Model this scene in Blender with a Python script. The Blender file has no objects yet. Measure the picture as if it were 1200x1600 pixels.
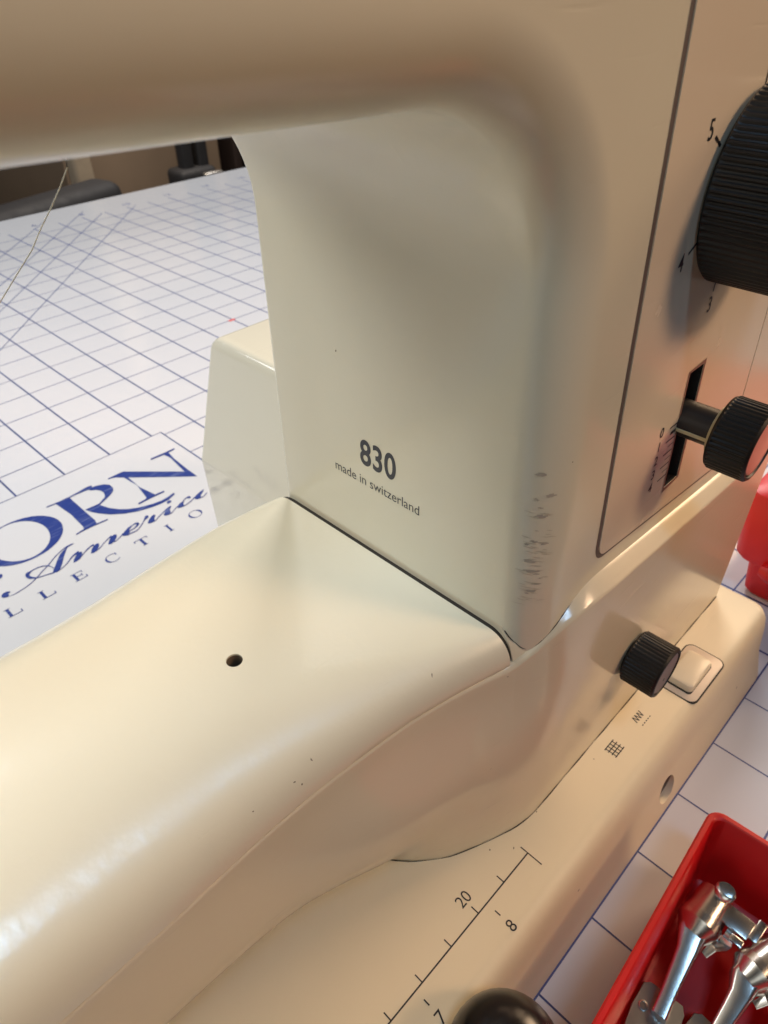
import bpy, bmesh, math, random
from mathutils import Vector, Matrix
random.seed(7)
S = 0.01                       # every coordinate below is in centimetres
scene = bpy.context.scene
COL = scene.collection

# ------------------------------------------------------------------ camera
cam_d = bpy.data.cameras.new('camera'); cam = bpy.data.objects.new('camera', cam_d); COL.objects.link(cam)
CAM = Vector((-8.739, -2.025, 20.938))
cam.matrix_world = Matrix(((0.69658, 0.44918, -0.55948, CAM.x*S),
                           (-0.71739, 0.42356, -0.55313, CAM.y*S),
                           (-0.01148, 0.78666, 0.61728, CAM.z*S),
                           (0, 0, 0, 1)))
cam_d.sensor_fit = 'VERTICAL'; cam_d.sensor_height = 36.0; cam_d.sensor_width = 27.0
cam_d.lens = 36.0*1113.34/1600
cam_d.clip_start = 0.005; cam_d.clip_end = 60
cam_d.dof.use_dof = True
cam_d.dof.focus_distance = 0.142
cam_d.dof.aperture_fstop = 42
scene.camera = cam
scene.render.resolution_x, scene.render.resolution_y = 768, 1024

# ------------------------------------------------------------------ world, lamps and added fill lights (indoor: no sun, no sky)
world = bpy.data.worlds.new('World'); scene.world = world; world.use_nodes = True
bg = world.node_tree.nodes['Background']
bg.inputs[0].default_value = (1.0, 0.78, 0.60, 1); bg.inputs[1].default_value = 0.022

def area(name, loc, target, w, h, power, color, spread=180):
    l = bpy.data.lights.new(name, 'AREA'); l.shape = 'RECTANGLE'; l.size = w*S; l.size_y = h*S
    l.energy = power; l.color = color; l.spread = math.radians(spread)
    o = bpy.data.objects.new(name, l); COL.objects.link(o)
    o.location = Vector(loc)*S
    o.rotation_euler = (Vector(target)-Vector(loc)).to_track_quat('-Z', 'Y').to_euler()
    return o
area('window_light', (-66, 102, 132), (2, 22, 0), 100, 85, 25, (0.96, 0.965, 0.95))
area('left_fill', (-112, -30, 58), (0, 5, 13), 60, 60, 0.55, (0.97, 0.98, 0.90), 100)  # added fill without a known source: lifts the column's inner face and edge
area('room_lamp', (120, -17, 74), (8, 0, 6), 50, 50, 4.1, (1.0, 0.69, 0.43), 100)
area('front_fill', (50, -78, 94), (8, 2, 24), 36, 36, 0.25, (1.0, 0.65, 0.40), 22)  # added narrow fill aimed at the beam and the front faces
panel_lamp = area('ceiling_panel', (-23.5, -38, 118), (-23.5, 5, 9), 12, 26, 2.9, (0.40, 0.68, 1.0))
panel_lamp.rotation_euler = (math.radians(22), 0, 0)
area('far_right_fill', (150, 105, 140), (40, 30, 0), 70, 60, 13, (1.0, 0.97, 0.94), 120)  # added light that brightens the mat past the right end of the bed
area('back_room_fill', (70, 120, 120), (85, 175, -20), 60, 40, 7, (1.0, 0.84, 0.66), 90)  # added only to lift the background beyond the table

scene.view_settings.view_transform = 'Standard'; scene.view_settings.look = 'None'
scene.view_settings.exposure = -0.09; scene.view_settings.gamma = 1.0
scene.view_settings.use_curve_mapping = False
LETTER_POLYS=[[(2.5,28.84),(2.55,28.9),(3.36,28.91),(3.44,28.87),(5.59,26.58),(5.82,26.5),(5.8,25.74),(4.84,26.68),(3.08,28.47),(2.86,28.72)],
[(3.15,28.48),(3.31,28.24),(3.27,27.03),(3.47,25.97),(3.33,25.9),(2.94,25.94),(3.05,26.03),(3.27,27.3)],
[(5.56,28.79),(5.93,28.75),(6,28.67),(5.89,28.02),(5.81,26.51),(5.7,26),(5.57,26.34),(5.8,28.19),(5.73,28.7)],
[(-0.28,28.82),(0.42,28.75),(0.41,27.36),(0.41,26.23),(0.34,25.91),(0.22,25.91),(-0.2,25.96),(-0.27,26.03),(-0.21,26.16),(-0.16,27.48)],
[(1.47,28.8),(1.82,28.76),(2.15,28.59),(2.33,28.36),(2.33,28),(2.2,27.73),(1.91,27.51),(1.57,27.35),(1.25,27.24),(1.05,27.15),(1.26,27.29),(1.56,27.48),(1.69,27.62),(1.8,27.92),(1.78,28.21),(1.65,28.45),(1.42,28.6)],
[(0.49,27.32),(1.13,27.28),(1.21,27),(1.35,26.6),(1.64,26.15),(1.93,25.86),(2.33,25.6),(3.02,25.34),(3.4,25.27),(3.8,25.3),(4.13,25.38),(4.2,25.34),(4.15,25.24),(3.72,25.08),(3.27,25.06),(2.89,25.13),(2.18,25.34),(1.64,25.66),(1.15,26.08),(0.8,26.57),(0.6,26.95)],
[(-4.8,24.4),(-4.7,24.48),(-4.54,24.49),(-4.42,24.39),(-4.46,24.34),(-4.55,24.32),(-4.55,24.2),(-4.61,24.13),(-4.76,24.19),(-4.81,24.28)],
[(-1.34,25.37),(-1.48,25.26),(-1.8,24.87),(-2.09,24.46),(-2.34,24.16),(-2.52,24.11),(-2.67,24.15),(-2.56,24.33),(-2.34,24.58),(-2.12,24.85),(-1.88,25.1),(-1.65,25.25),(-1.47,25.32)],
[(-1.73,24.14),(-1.55,24.39),(-1.36,24.55),(-1.18,24.62),(-1.11,24.56),(-1.19,24.4),(-1.35,24.25),(-1.54,24.13)],
[(-0.89,24.16),(-0.73,24.39),(-0.54,24.56),(-0.37,24.6),(-0.3,24.53),(-0.4,24.34),(-0.57,24.18),(-0.77,24.09)],
[(-0.04,24.16),(0.13,24.38),(0.33,24.56),(0.5,24.6),(0.58,24.52),(0.47,24.33),(0.28,24.17),(0.09,24.08)],
[(0.74,24.28),(0.94,24.45),(1.2,24.59),(1.41,24.62),(1.39,24.54),(1.16,24.4),(1.09,24.21),(0.88,24.11),(0.75,24.18)],
[(2.03,24.24),(2.22,24.41),(2.44,24.55),(2.57,24.57),(2.59,24.47),(2.43,24.31),(2.35,24.14),(2.13,24.1),(2.02,24.15)],
[(2.88,24.21),(3.09,24.41),(3.31,24.56),(3.47,24.58),(3.5,24.52),(3.3,24.35),(3.21,24.11),(2.98,24.05),(2.88,24.11)],
[(3.68,24.29),(3.89,24.42),(4.13,24.46),(4.15,24.4),(4.01,24.28),(3.96,24.12),(3.73,24.11),(3.64,24.17)],
[(4.68,24.32),(4.88,24.42),(5.17,24.52),(5.4,24.55),(5.24,24.4),(5,24.25),(4.92,24.11),(4.69,24.07),(4.62,24.16)]]
LETTER_RIBBONS=[([(2.49,25.8),(2.64,25.8),(2.78,25.81),(2.92,25.81),(3.07,25.81),(3.21,25.81),(3.35,25.81),(3.49,25.8),(3.63,25.8),(3.77,25.79),(3.91,25.78)],[(2.52,25.91),(2.67,25.92),(2.81,25.93),(2.96,25.94),(3.11,25.95),(3.25,25.95),(3.39,25.94),(3.53,25.93),(3.67,25.92),(3.81,25.9),(3.94,25.89)]),
([(4.98,28.78),(5.14,28.77),(5.3,28.75),(5.46,28.73),(5.61,28.72),(5.76,28.71),(5.9,28.71),(6.03,28.72),(6.15,28.73),(6.28,28.74),(6.4,28.74)],[(5.03,28.9),(5.19,28.89),(5.35,28.89),(5.51,28.88),(5.67,28.88),(5.82,28.87),(5.95,28.87),(6.08,28.87),(6.2,28.87),(6.32,28.86),(6.45,28.86)]),
([(-0.72,28.85),(-0.62,28.83),(-0.52,28.82),(-0.41,28.8),(-0.3,28.79),(-0.2,28.78),(-0.08,28.77),(0.04,28.77),(0.16,28.77),(0.28,28.77),(0.4,28.76)],[(-0.71,28.92),(-0.6,28.91),(-0.49,28.9),(-0.39,28.88),(-0.28,28.87),(-0.17,28.87),(-0.06,28.86),(0.06,28.86),(0.18,28.87),(0.3,28.87),(0.42,28.87)]),
([(-0.72,25.84),(-0.64,25.85),(-0.55,25.86),(-0.47,25.87),(-0.39,25.87),(-0.29,25.88),(-0.19,25.88),(-0.08,25.87),(0.04,25.87),(0.15,25.86),(0.27,25.85),(0.39,25.84),(0.5,25.83),(0.62,25.82),(0.74,25.81),(0.85,25.8)],[(-0.71,25.91),(-0.62,25.93),(-0.54,25.94),(-0.46,25.96),(-0.37,25.97),(-0.27,25.98),(-0.17,25.98),(-0.06,25.97),(0.06,25.96),(0.18,25.95),(0.29,25.94),(0.41,25.93),(0.52,25.91),(0.64,25.9),(0.76,25.88),(0.87,25.87)]),
([(0.4,28.77),(0.48,28.77),(0.56,28.78),(0.64,28.78),(0.72,28.78),(0.81,28.78),(0.91,28.78),(1.02,28.77),(1.13,28.76),(1.23,28.75),(1.31,28.74),(1.38,28.72),(1.43,28.7),(1.47,28.68),(1.51,28.65),(1.56,28.63)],[(0.42,28.86),(0.5,28.87),(0.58,28.87),(0.66,28.88),(0.75,28.89),(0.84,28.9),(0.94,28.91),(1.06,28.94),(1.18,28.96),(1.29,28.98),(1.39,28.99),(1.46,28.99),(1.53,28.98),(1.58,28.97),(1.63,28.95),(1.68,28.94)]),
([(1.56,27.51),(1.49,27.46),(1.41,27.41),(1.34,27.36),(1.27,27.32),(1.21,27.29),(1.16,27.28),(1.1,27.27),(1.05,27.27),(1.01,27.27),(0.96,27.27),(0.91,27.27),(0.86,27.27),(0.81,27.28),(0.76,27.28),(0.72,27.28),(0.67,27.29),(0.63,27.3),(0.58,27.31),(0.54,27.31),(0.49,27.32)],[(1.55,27.34),(1.48,27.31),(1.41,27.27),(1.33,27.24),(1.26,27.21),(1.19,27.18),(1.13,27.18),(1.08,27.17),(1.03,27.18),(0.98,27.19),(0.94,27.19),(0.89,27.2),(0.84,27.21),(0.79,27.22),(0.75,27.23),(0.7,27.24),(0.66,27.25),(0.61,27.26),(0.57,27.27),(0.53,27.29),(0.48,27.3)]),
([(-4.56,24.13),(-4.53,24.12),(-4.49,24.11),(-4.45,24.09),(-4.41,24.08),(-4.36,24.08),(-4.3,24.08),(-4.24,24.08),(-4.17,24.09),(-4.1,24.1),(-4.03,24.11),(-3.96,24.12),(-3.89,24.13),(-3.81,24.15),(-3.74,24.16),(-3.67,24.19),(-3.59,24.21),(-3.52,24.25),(-3.44,24.28),(-3.36,24.32),(-3.29,24.36),(-3.23,24.39),(-3.16,24.43),(-3.1,24.47),(-3.04,24.52),(-2.97,24.56),(-2.89,24.6),(-2.81,24.64),(-2.73,24.69),(-2.64,24.73),(-2.55,24.78),(-2.46,24.84),(-2.38,24.91),(-2.28,24.97),(-2.19,25.03),(-2.1,25.09),(-2.01,25.14),(-1.91,25.19),(-1.82,25.23),(-1.73,25.27),(-1.65,25.3),(-1.58,25.32),(-1.51,25.32),(-1.46,25.32),(-1.4,25.32),(-1.35,25.32),(-1.29,25.33),(-1.24,25.34),(-1.19,25.34),(-1.14,25.35),(-1.09,25.36)],[(-4.56,24.15),(-4.52,24.14),(-4.48,24.13),(-4.45,24.12),(-4.41,24.11),(-4.36,24.11),(-4.3,24.11),(-4.24,24.12),(-4.17,24.13),(-4.09,24.14),(-4.03,24.15),(-3.96,24.16),(-3.88,24.17),(-3.81,24.19),(-3.74,24.21),(-3.67,24.23),(-3.59,24.26),(-3.52,24.29),(-3.44,24.33),(-3.37,24.37),(-3.29,24.41),(-3.23,24.44),(-3.16,24.48),(-3.1,24.52),(-3.04,24.56),(-2.97,24.61),(-2.89,24.65),(-2.81,24.69),(-2.73,24.74),(-2.64,24.78),(-2.56,24.83),(-2.47,24.89),(-2.38,24.95),(-2.29,25.02),(-2.19,25.08),(-2.1,25.14),(-2.01,25.19),(-1.91,25.23),(-1.82,25.28),(-1.73,25.32),(-1.64,25.35),(-1.57,25.38),(-1.5,25.4),(-1.44,25.41),(-1.38,25.42),(-1.33,25.42),(-1.27,25.42),(-1.22,25.42),(-1.18,25.41),(-1.13,25.4),(-1.08,25.39)]),
([(-2.48,24.44),(-2.49,24.48),(-2.49,24.51),(-2.49,24.55),(-2.5,24.58),(-2.51,24.62),(-2.52,24.66),(-2.54,24.7),(-2.56,24.74),(-2.59,24.79),(-2.62,24.83),(-2.65,24.86),(-2.69,24.9),(-2.73,24.92),(-2.77,24.95),(-2.83,24.97),(-2.88,24.98),(-2.93,25),(-2.98,25.01),(-3.02,25.01),(-3.07,25.01),(-3.12,25.01),(-3.17,25),(-3.21,25),(-3.26,25),(-3.3,25),(-3.34,25),(-3.38,25.01),(-3.42,25.01),(-3.45,25),(-3.5,24.97),(-3.54,24.91),(-3.56,24.84),(-3.57,24.78),(-3.58,24.72),(-3.57,24.68),(-3.56,24.64),(-3.55,24.6),(-3.53,24.57),(-3.51,24.54),(-3.49,24.52),(-3.47,24.5),(-3.45,24.48),(-3.43,24.46),(-3.4,24.44),(-3.38,24.42),(-3.35,24.4),(-3.33,24.38),(-3.3,24.36),(-3.27,24.35),(-3.24,24.33),(-3.21,24.32),(-3.17,24.31),(-3.14,24.3),(-3.1,24.29),(-3.06,24.27),(-3.02,24.26),(-2.98,24.25),(-2.94,24.24),(-2.9,24.23),(-2.87,24.22),(-2.83,24.2),(-2.79,24.19),(-2.75,24.17),(-2.71,24.16),(-2.68,24.14),(-2.64,24.12)],[(-2.51,24.42),(-2.51,24.46),(-2.52,24.49),(-2.52,24.53),(-2.52,24.56),(-2.53,24.59),(-2.54,24.63),(-2.56,24.66),(-2.58,24.7),(-2.61,24.74),(-2.64,24.78),(-2.67,24.82),(-2.71,24.85),(-2.75,24.87),(-2.79,24.9),(-2.84,24.92),(-2.89,24.93),(-2.94,24.95),(-2.99,24.95),(-3.04,24.96),(-3.08,24.96),(-3.13,24.96),(-3.18,24.95),(-3.22,24.94),(-3.26,24.92),(-3.3,24.9),(-3.34,24.87),(-3.38,24.84),(-3.41,24.81),(-3.43,24.78),(-3.44,24.77),(-3.43,24.77),(-3.42,24.79),(-3.42,24.8),(-3.42,24.79),(-3.43,24.77),(-3.43,24.75),(-3.43,24.73),(-3.43,24.71),(-3.42,24.68),(-3.41,24.65),(-3.4,24.62),(-3.39,24.59),(-3.38,24.56),(-3.36,24.53),(-3.34,24.5),(-3.32,24.48),(-3.3,24.45),(-3.27,24.43),(-3.25,24.41),(-3.22,24.39),(-3.19,24.37),(-3.16,24.36),(-3.12,24.34),(-3.09,24.33),(-3.05,24.32),(-3.01,24.31),(-2.97,24.3),(-2.93,24.29),(-2.89,24.27),(-2.85,24.26),(-2.81,24.25),(-2.77,24.24),(-2.73,24.23),(-2.7,24.22),(-2.66,24.2),(-2.62,24.19)]),
([(-2.52,24.09),(-2.47,24.1),(-2.42,24.11),(-2.36,24.12),(-2.31,24.14),(-2.25,24.15),(-2.19,24.17),(-2.13,24.19),(-2.07,24.22),(-2,24.25),(-1.94,24.28),(-1.88,24.32),(-1.81,24.37),(-1.74,24.42),(-1.67,24.46),(-1.62,24.5),(-1.57,24.52),(-1.52,24.54),(-1.48,24.55),(-1.44,24.56),(-1.4,24.56),(-1.37,24.56),(-1.34,24.55),(-1.31,24.54),(-1.28,24.52),(-1.24,24.51)],[(-2.52,24.13),(-2.46,24.14),(-2.41,24.15),(-2.36,24.16),(-2.3,24.17),(-2.25,24.19),(-2.19,24.21),(-2.13,24.23),(-2.07,24.26),(-2,24.29),(-1.94,24.33),(-1.88,24.37),(-1.81,24.42),(-1.75,24.47),(-1.68,24.52),(-1.62,24.57),(-1.57,24.6),(-1.52,24.62),(-1.47,24.64),(-1.43,24.66),(-1.39,24.68),(-1.34,24.69),(-1.3,24.7),(-1.27,24.71),(-1.23,24.72),(-1.2,24.73)]),
([(-1.46,24.13),(-1.4,24.17),(-1.34,24.22),(-1.29,24.26),(-1.23,24.3),(-1.18,24.34),(-1.12,24.37),(-1.07,24.4),(-1.02,24.43),(-0.97,24.45),(-0.93,24.47),(-0.89,24.49),(-0.85,24.5),(-0.82,24.5),(-0.79,24.51),(-0.76,24.52)],[(-1.46,24.17),(-1.41,24.21),(-1.35,24.25),(-1.29,24.3),(-1.23,24.34),(-1.18,24.37),(-1.12,24.41),(-1.07,24.44),(-1.02,24.47),(-0.97,24.49),(-0.93,24.51),(-0.89,24.53),(-0.85,24.54),(-0.82,24.55),(-0.79,24.55),(-0.76,24.56)]),
([(-1.64,24.28),(-1.57,24.27),(-1.51,24.26),(-1.44,24.25),(-1.37,24.25),(-1.3,24.26),(-1.24,24.28),(-1.18,24.32),(-1.12,24.36),(-1.06,24.41),(-1,24.44),(-0.94,24.47),(-0.89,24.5),(-0.83,24.53),(-0.78,24.55),(-0.73,24.57),(-0.69,24.57),(-0.64,24.57),(-0.6,24.57),(-0.56,24.56),(-0.52,24.56)],[(-1.63,24.32),(-1.56,24.32),(-1.49,24.3),(-1.43,24.3),(-1.36,24.3),(-1.3,24.3),(-1.24,24.33),(-1.18,24.36),(-1.12,24.41),(-1.06,24.45),(-1,24.49),(-0.95,24.52),(-0.89,24.55),(-0.83,24.58),(-0.78,24.6),(-0.72,24.62),(-0.68,24.64),(-0.63,24.65),(-0.58,24.66),(-0.54,24.67),(-0.49,24.68)]),
([(-0.69,24.11),(-0.63,24.12),(-0.58,24.14),(-0.52,24.15),(-0.47,24.17),(-0.41,24.19),(-0.35,24.22),(-0.3,24.26),(-0.24,24.3),(-0.18,24.33),(-0.13,24.37),(-0.07,24.4),(-0.01,24.43),(0.05,24.45),(0.11,24.48),(0.16,24.5),(0.2,24.51),(0.24,24.51),(0.28,24.51),(0.31,24.51),(0.35,24.51)],[(-0.68,24.15),(-0.63,24.17),(-0.57,24.18),(-0.52,24.2),(-0.46,24.22),(-0.41,24.24),(-0.35,24.27),(-0.3,24.3),(-0.24,24.34),(-0.18,24.38),(-0.13,24.41),(-0.07,24.44),(-0.01,24.47),(0.05,24.5),(0.11,24.53),(0.16,24.55),(0.21,24.57),(0.25,24.59),(0.29,24.61),(0.33,24.62),(0.37,24.64)]),
([(0.17,24.14),(0.19,24.13),(0.22,24.12),(0.25,24.11),(0.28,24.1),(0.32,24.1),(0.37,24.12),(0.43,24.14),(0.49,24.16),(0.54,24.19),(0.6,24.21),(0.65,24.23),(0.69,24.24),(0.74,24.25),(0.79,24.27),(0.83,24.28)],[(0.18,24.18),(0.21,24.17),(0.24,24.16),(0.26,24.16),(0.29,24.15),(0.33,24.15),(0.38,24.16),(0.43,24.18),(0.49,24.21),(0.55,24.23),(0.6,24.26),(0.65,24.28),(0.7,24.31),(0.74,24.34),(0.79,24.37),(0.84,24.4)]),
([(0.87,24.08),(0.92,24.08),(0.97,24.08),(1.03,24.08),(1.08,24.08),(1.13,24.08),(1.18,24.07),(1.23,24.07),(1.28,24.06),(1.34,24.06),(1.4,24.07),(1.46,24.1),(1.53,24.14),(1.6,24.18),(1.67,24.22),(1.74,24.27),(1.8,24.31),(1.86,24.36),(1.91,24.41),(1.96,24.45),(2.01,24.49),(2.06,24.51),(2.1,24.52),(2.13,24.53),(2.17,24.53),(2.19,24.54),(2.21,24.55),(2.23,24.56),(2.25,24.57),(2.27,24.58),(2.3,24.6)],[(0.89,24.14),(0.94,24.14),(0.99,24.14),(1.04,24.14),(1.09,24.14),(1.15,24.14),(1.2,24.13),(1.25,24.12),(1.3,24.12),(1.35,24.12),(1.4,24.13),(1.47,24.15),(1.53,24.19),(1.6,24.23),(1.67,24.27),(1.74,24.32),(1.79,24.36),(1.85,24.4),(1.91,24.45),(1.96,24.5),(2,24.54),(2.05,24.59),(2.09,24.63),(2.13,24.68),(2.17,24.72),(2.21,24.75),(2.24,24.76),(2.27,24.76),(2.3,24.75),(2.31,24.73),(2.33,24.73)]),
([(1.13,24.27),(1.2,24.27),(1.26,24.28),(1.33,24.29),(1.4,24.3),(1.46,24.32),(1.51,24.33),(1.57,24.35),(1.62,24.38),(1.67,24.41),(1.72,24.47),(1.73,24.57),(1.71,24.61),(1.67,24.62),(1.64,24.64),(1.59,24.64),(1.55,24.64),(1.51,24.62),(1.46,24.61),(1.41,24.59),(1.36,24.58)],[(1.14,24.32),(1.21,24.33),(1.28,24.34),(1.34,24.35),(1.41,24.37),(1.47,24.39),(1.52,24.42),(1.57,24.46),(1.61,24.5),(1.64,24.53),(1.64,24.52),(1.63,24.47),(1.63,24.48),(1.61,24.51),(1.59,24.53),(1.57,24.55),(1.53,24.56),(1.49,24.55),(1.45,24.55),(1.4,24.54),(1.35,24.53)]),
([(2.13,24.1),(2.18,24.09),(2.22,24.09),(2.27,24.08),(2.32,24.08),(2.37,24.09),(2.44,24.12),(2.51,24.15),(2.58,24.19),(2.66,24.23),(2.72,24.26),(2.78,24.29),(2.84,24.31),(2.9,24.33),(2.95,24.36),(3,24.38),(3.05,24.39),(3.1,24.41),(3.14,24.43),(3.18,24.45),(3.23,24.47)],[(2.15,24.15),(2.19,24.15),(2.24,24.14),(2.28,24.13),(2.33,24.13),(2.38,24.14),(2.44,24.16),(2.51,24.2),(2.58,24.24),(2.66,24.28),(2.73,24.31),(2.79,24.34),(2.85,24.37),(2.9,24.39),(2.96,24.42),(3.01,24.44),(3.06,24.46),(3.1,24.48),(3.15,24.5),(3.19,24.52),(3.24,24.55)]),
([(3.48,24.82),(3.5,24.82),(3.53,24.81),(3.55,24.81),(3.57,24.81),(3.59,24.81),(3.61,24.81),(3.63,24.82),(3.65,24.82),(3.68,24.83),(3.7,24.84)],[(3.52,24.97),(3.54,24.98),(3.57,24.99),(3.6,25),(3.62,25),(3.65,25.01),(3.67,25),(3.69,24.99),(3.71,24.98),(3.73,24.97),(3.74,24.95)]),
([(3.02,24.02),(3.06,24.03),(3.1,24.03),(3.14,24.03),(3.19,24.03),(3.24,24.05),(3.3,24.07),(3.37,24.11),(3.44,24.15),(3.51,24.19),(3.56,24.22),(3.6,24.23),(3.63,24.24),(3.66,24.25),(3.68,24.25),(3.71,24.26)],[(3.03,24.08),(3.08,24.08),(3.12,24.07),(3.16,24.07),(3.2,24.08),(3.25,24.09),(3.31,24.12),(3.37,24.15),(3.44,24.19),(3.51,24.23),(3.56,24.26),(3.61,24.28),(3.64,24.3),(3.67,24.3),(3.7,24.31),(3.73,24.32)]),
([(4.13,24.43),(4.18,24.46),(4.23,24.49),(4.28,24.51),(4.32,24.53),(4.36,24.53),(4.39,24.52),(4.41,24.5),(4.43,24.47),(4.44,24.45),(4.45,24.43),(4.46,24.43),(4.47,24.43),(4.48,24.43),(4.49,24.42),(4.5,24.4)],[(4.13,24.49),(4.18,24.51),(4.23,24.54),(4.28,24.56),(4.33,24.58),(4.38,24.59),(4.42,24.6),(4.46,24.61),(4.5,24.61),(4.53,24.6),(4.55,24.59),(4.57,24.56),(4.57,24.52),(4.57,24.49),(4.56,24.47),(4.55,24.44)]),
([(3.73,24.11),(3.79,24.1),(3.84,24.09),(3.89,24.08),(3.95,24.07),(4.01,24.08),(4.08,24.08),(4.15,24.09),(4.22,24.11),(4.29,24.13),(4.36,24.14),(4.42,24.17),(4.48,24.19),(4.54,24.21),(4.6,24.24),(4.66,24.26)],[(3.75,24.16),(3.81,24.15),(3.86,24.14),(3.91,24.13),(3.97,24.13),(4.03,24.13),(4.09,24.13),(4.16,24.14),(4.23,24.16),(4.3,24.18),(4.37,24.2),(4.43,24.22),(4.49,24.24),(4.55,24.27),(4.61,24.3),(4.67,24.33)]),
([(4.69,24.07),(4.75,24.06),(4.8,24.05),(4.86,24.03),(4.92,24.03),(4.97,24.02),(5.01,24.03),(5.06,24.04),(5.09,24.05),(5.13,24.07),(5.17,24.09),(5.21,24.1),(5.24,24.12),(5.27,24.14),(5.31,24.16),(5.34,24.18)],[(4.71,24.12),(4.77,24.11),(4.83,24.1),(4.88,24.09),(4.94,24.08),(4.98,24.08),(5.03,24.08),(5.07,24.09),(5.1,24.11),(5.14,24.12),(5.17,24.14),(5.21,24.15),(5.24,24.17),(5.28,24.18),(5.31,24.2),(5.34,24.22)]),
([(-4.46,25.48),(-4.43,25.48),(-4.4,25.48),(-4.37,25.49),(-4.34,25.5),(-4.3,25.51),(-4.27,25.55),(-4.25,25.59),(-4.24,25.62),(-4.23,25.65),(-4.22,25.67)],[(-4.45,25.68),(-4.42,25.69),(-4.39,25.71),(-4.36,25.72),(-4.33,25.73),(-4.32,25.73),(-4.31,25.73),(-4.3,25.73),(-4.29,25.74),(-4.28,25.75),(-4.26,25.77)])]
O_OUTER=[(-4.44,27.07),(-4.46,27.28),(-4.45,27.5),(-4.4,27.71),(-4.32,27.92),(-4.21,28.12),(-4.08,28.3),(-3.92,28.47),(-3.74,28.62),(-3.54,28.74),(-3.33,28.85),(-3.1,28.92),(-2.86,28.97),(-2.62,28.99),(-2.38,28.99),(-2.15,28.95),(-1.92,28.89),(-1.7,28.8),(-1.5,28.69),(-1.32,28.55),(-1.16,28.39),(-1.03,28.22),(-0.92,28.03),(-0.84,27.82),(-0.79,27.61),(-0.78,27.4),(-0.79,27.18),(-0.84,26.97),(-0.92,26.76),(-1.02,26.56),(-1.15,26.38),(-1.31,26.21),(-1.49,26.06),(-1.69,25.94),(-1.91,25.84),(-2.14,25.76),(-2.37,25.71),(-2.61,25.69),(-2.85,25.69),(-3.09,25.73),(-3.32,25.79),(-3.54,25.88),(-3.74,25.99),(-3.92,26.13),(-4.08,26.29),(-4.21,26.46),(-4.32,26.65),(-4.4,26.86)]
O_INNER=[(-2.77,25.82),(-2.94,25.84),(-3.1,25.89),(-3.25,25.96),(-3.4,26.06),(-3.53,26.18),(-3.65,26.32),(-3.75,26.47),(-3.84,26.64),(-3.9,26.83),(-3.95,27.02),(-3.97,27.23),(-3.97,27.43),(-3.95,27.63),(-3.91,27.83),(-3.85,28.02),(-3.77,28.2),(-3.67,28.36),(-3.55,28.51),(-3.42,28.64),(-3.28,28.74),(-3.13,28.83),(-2.97,28.88),(-2.8,28.92),(-2.64,28.92),(-2.47,28.9),(-2.31,28.86),(-2.16,28.78),(-2.01,28.69),(-1.88,28.57),(-1.76,28.43),(-1.66,28.27),(-1.57,28.1),(-1.51,27.91),(-1.46,27.72),(-1.44,27.52),(-1.44,27.32),(-1.46,27.12),(-1.5,26.92),(-1.56,26.73),(-1.64,26.55),(-1.74,26.39),(-1.85,26.24),(-1.99,26.11),(-2.13,26),(-2.28,25.92),(-2.44,25.86),(-2.6,25.83)]

# ------------------------------------------------------------------ materials
def mat_new(name):
    m = bpy.data.materials.new(name); m.use_nodes = True
    return m, m.node_tree.nodes, m.node_tree.links, m.node_tree.nodes['Principled BSDF']

def tex_noise(nt, scale, detail=3, rough=.55, coord='Object'):
    tc = nt.nodes.new('ShaderNodeTexCoord'); n = nt.nodes.new('ShaderNodeTexNoise')
    n.inputs['Scale'].default_value = scale; n.inputs['Detail'].default_value = detail; n.inputs['Roughness'].default_value = rough
    nt.links.new(tc.outputs[coord], n.inputs['Vector'])
    return n

def ramp(nt, src, stops):
    r = nt.nodes.new('ShaderNodeValToRGB'); e = r.color_ramp.elements
    while len(e) < len(stops): e.new(0.5)
    for k, (p, c) in enumerate(stops):
        e[k].position = p; e[k].color = (c[0], c[1], c[2], 1) if isinstance(c, tuple) else (c, c, c, 1)
    nt.links.new(src, r.inputs[0]); return r

def mixc(nt, fac, a, b):
    m = nt.nodes.new('ShaderNodeMix'); m.data_type = 'RGBA'
    for sock, v in ((m.inputs[0], fac), (m.inputs[6], a), (m.inputs[7], b)):
        if hasattr(v, 'links'): nt.links.new(v, sock)
        elif isinstance(v, tuple): sock.default_value = (v[0], v[1], v[2], 1)
        else: sock.default_value = v
    return m.outputs[2]

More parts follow.
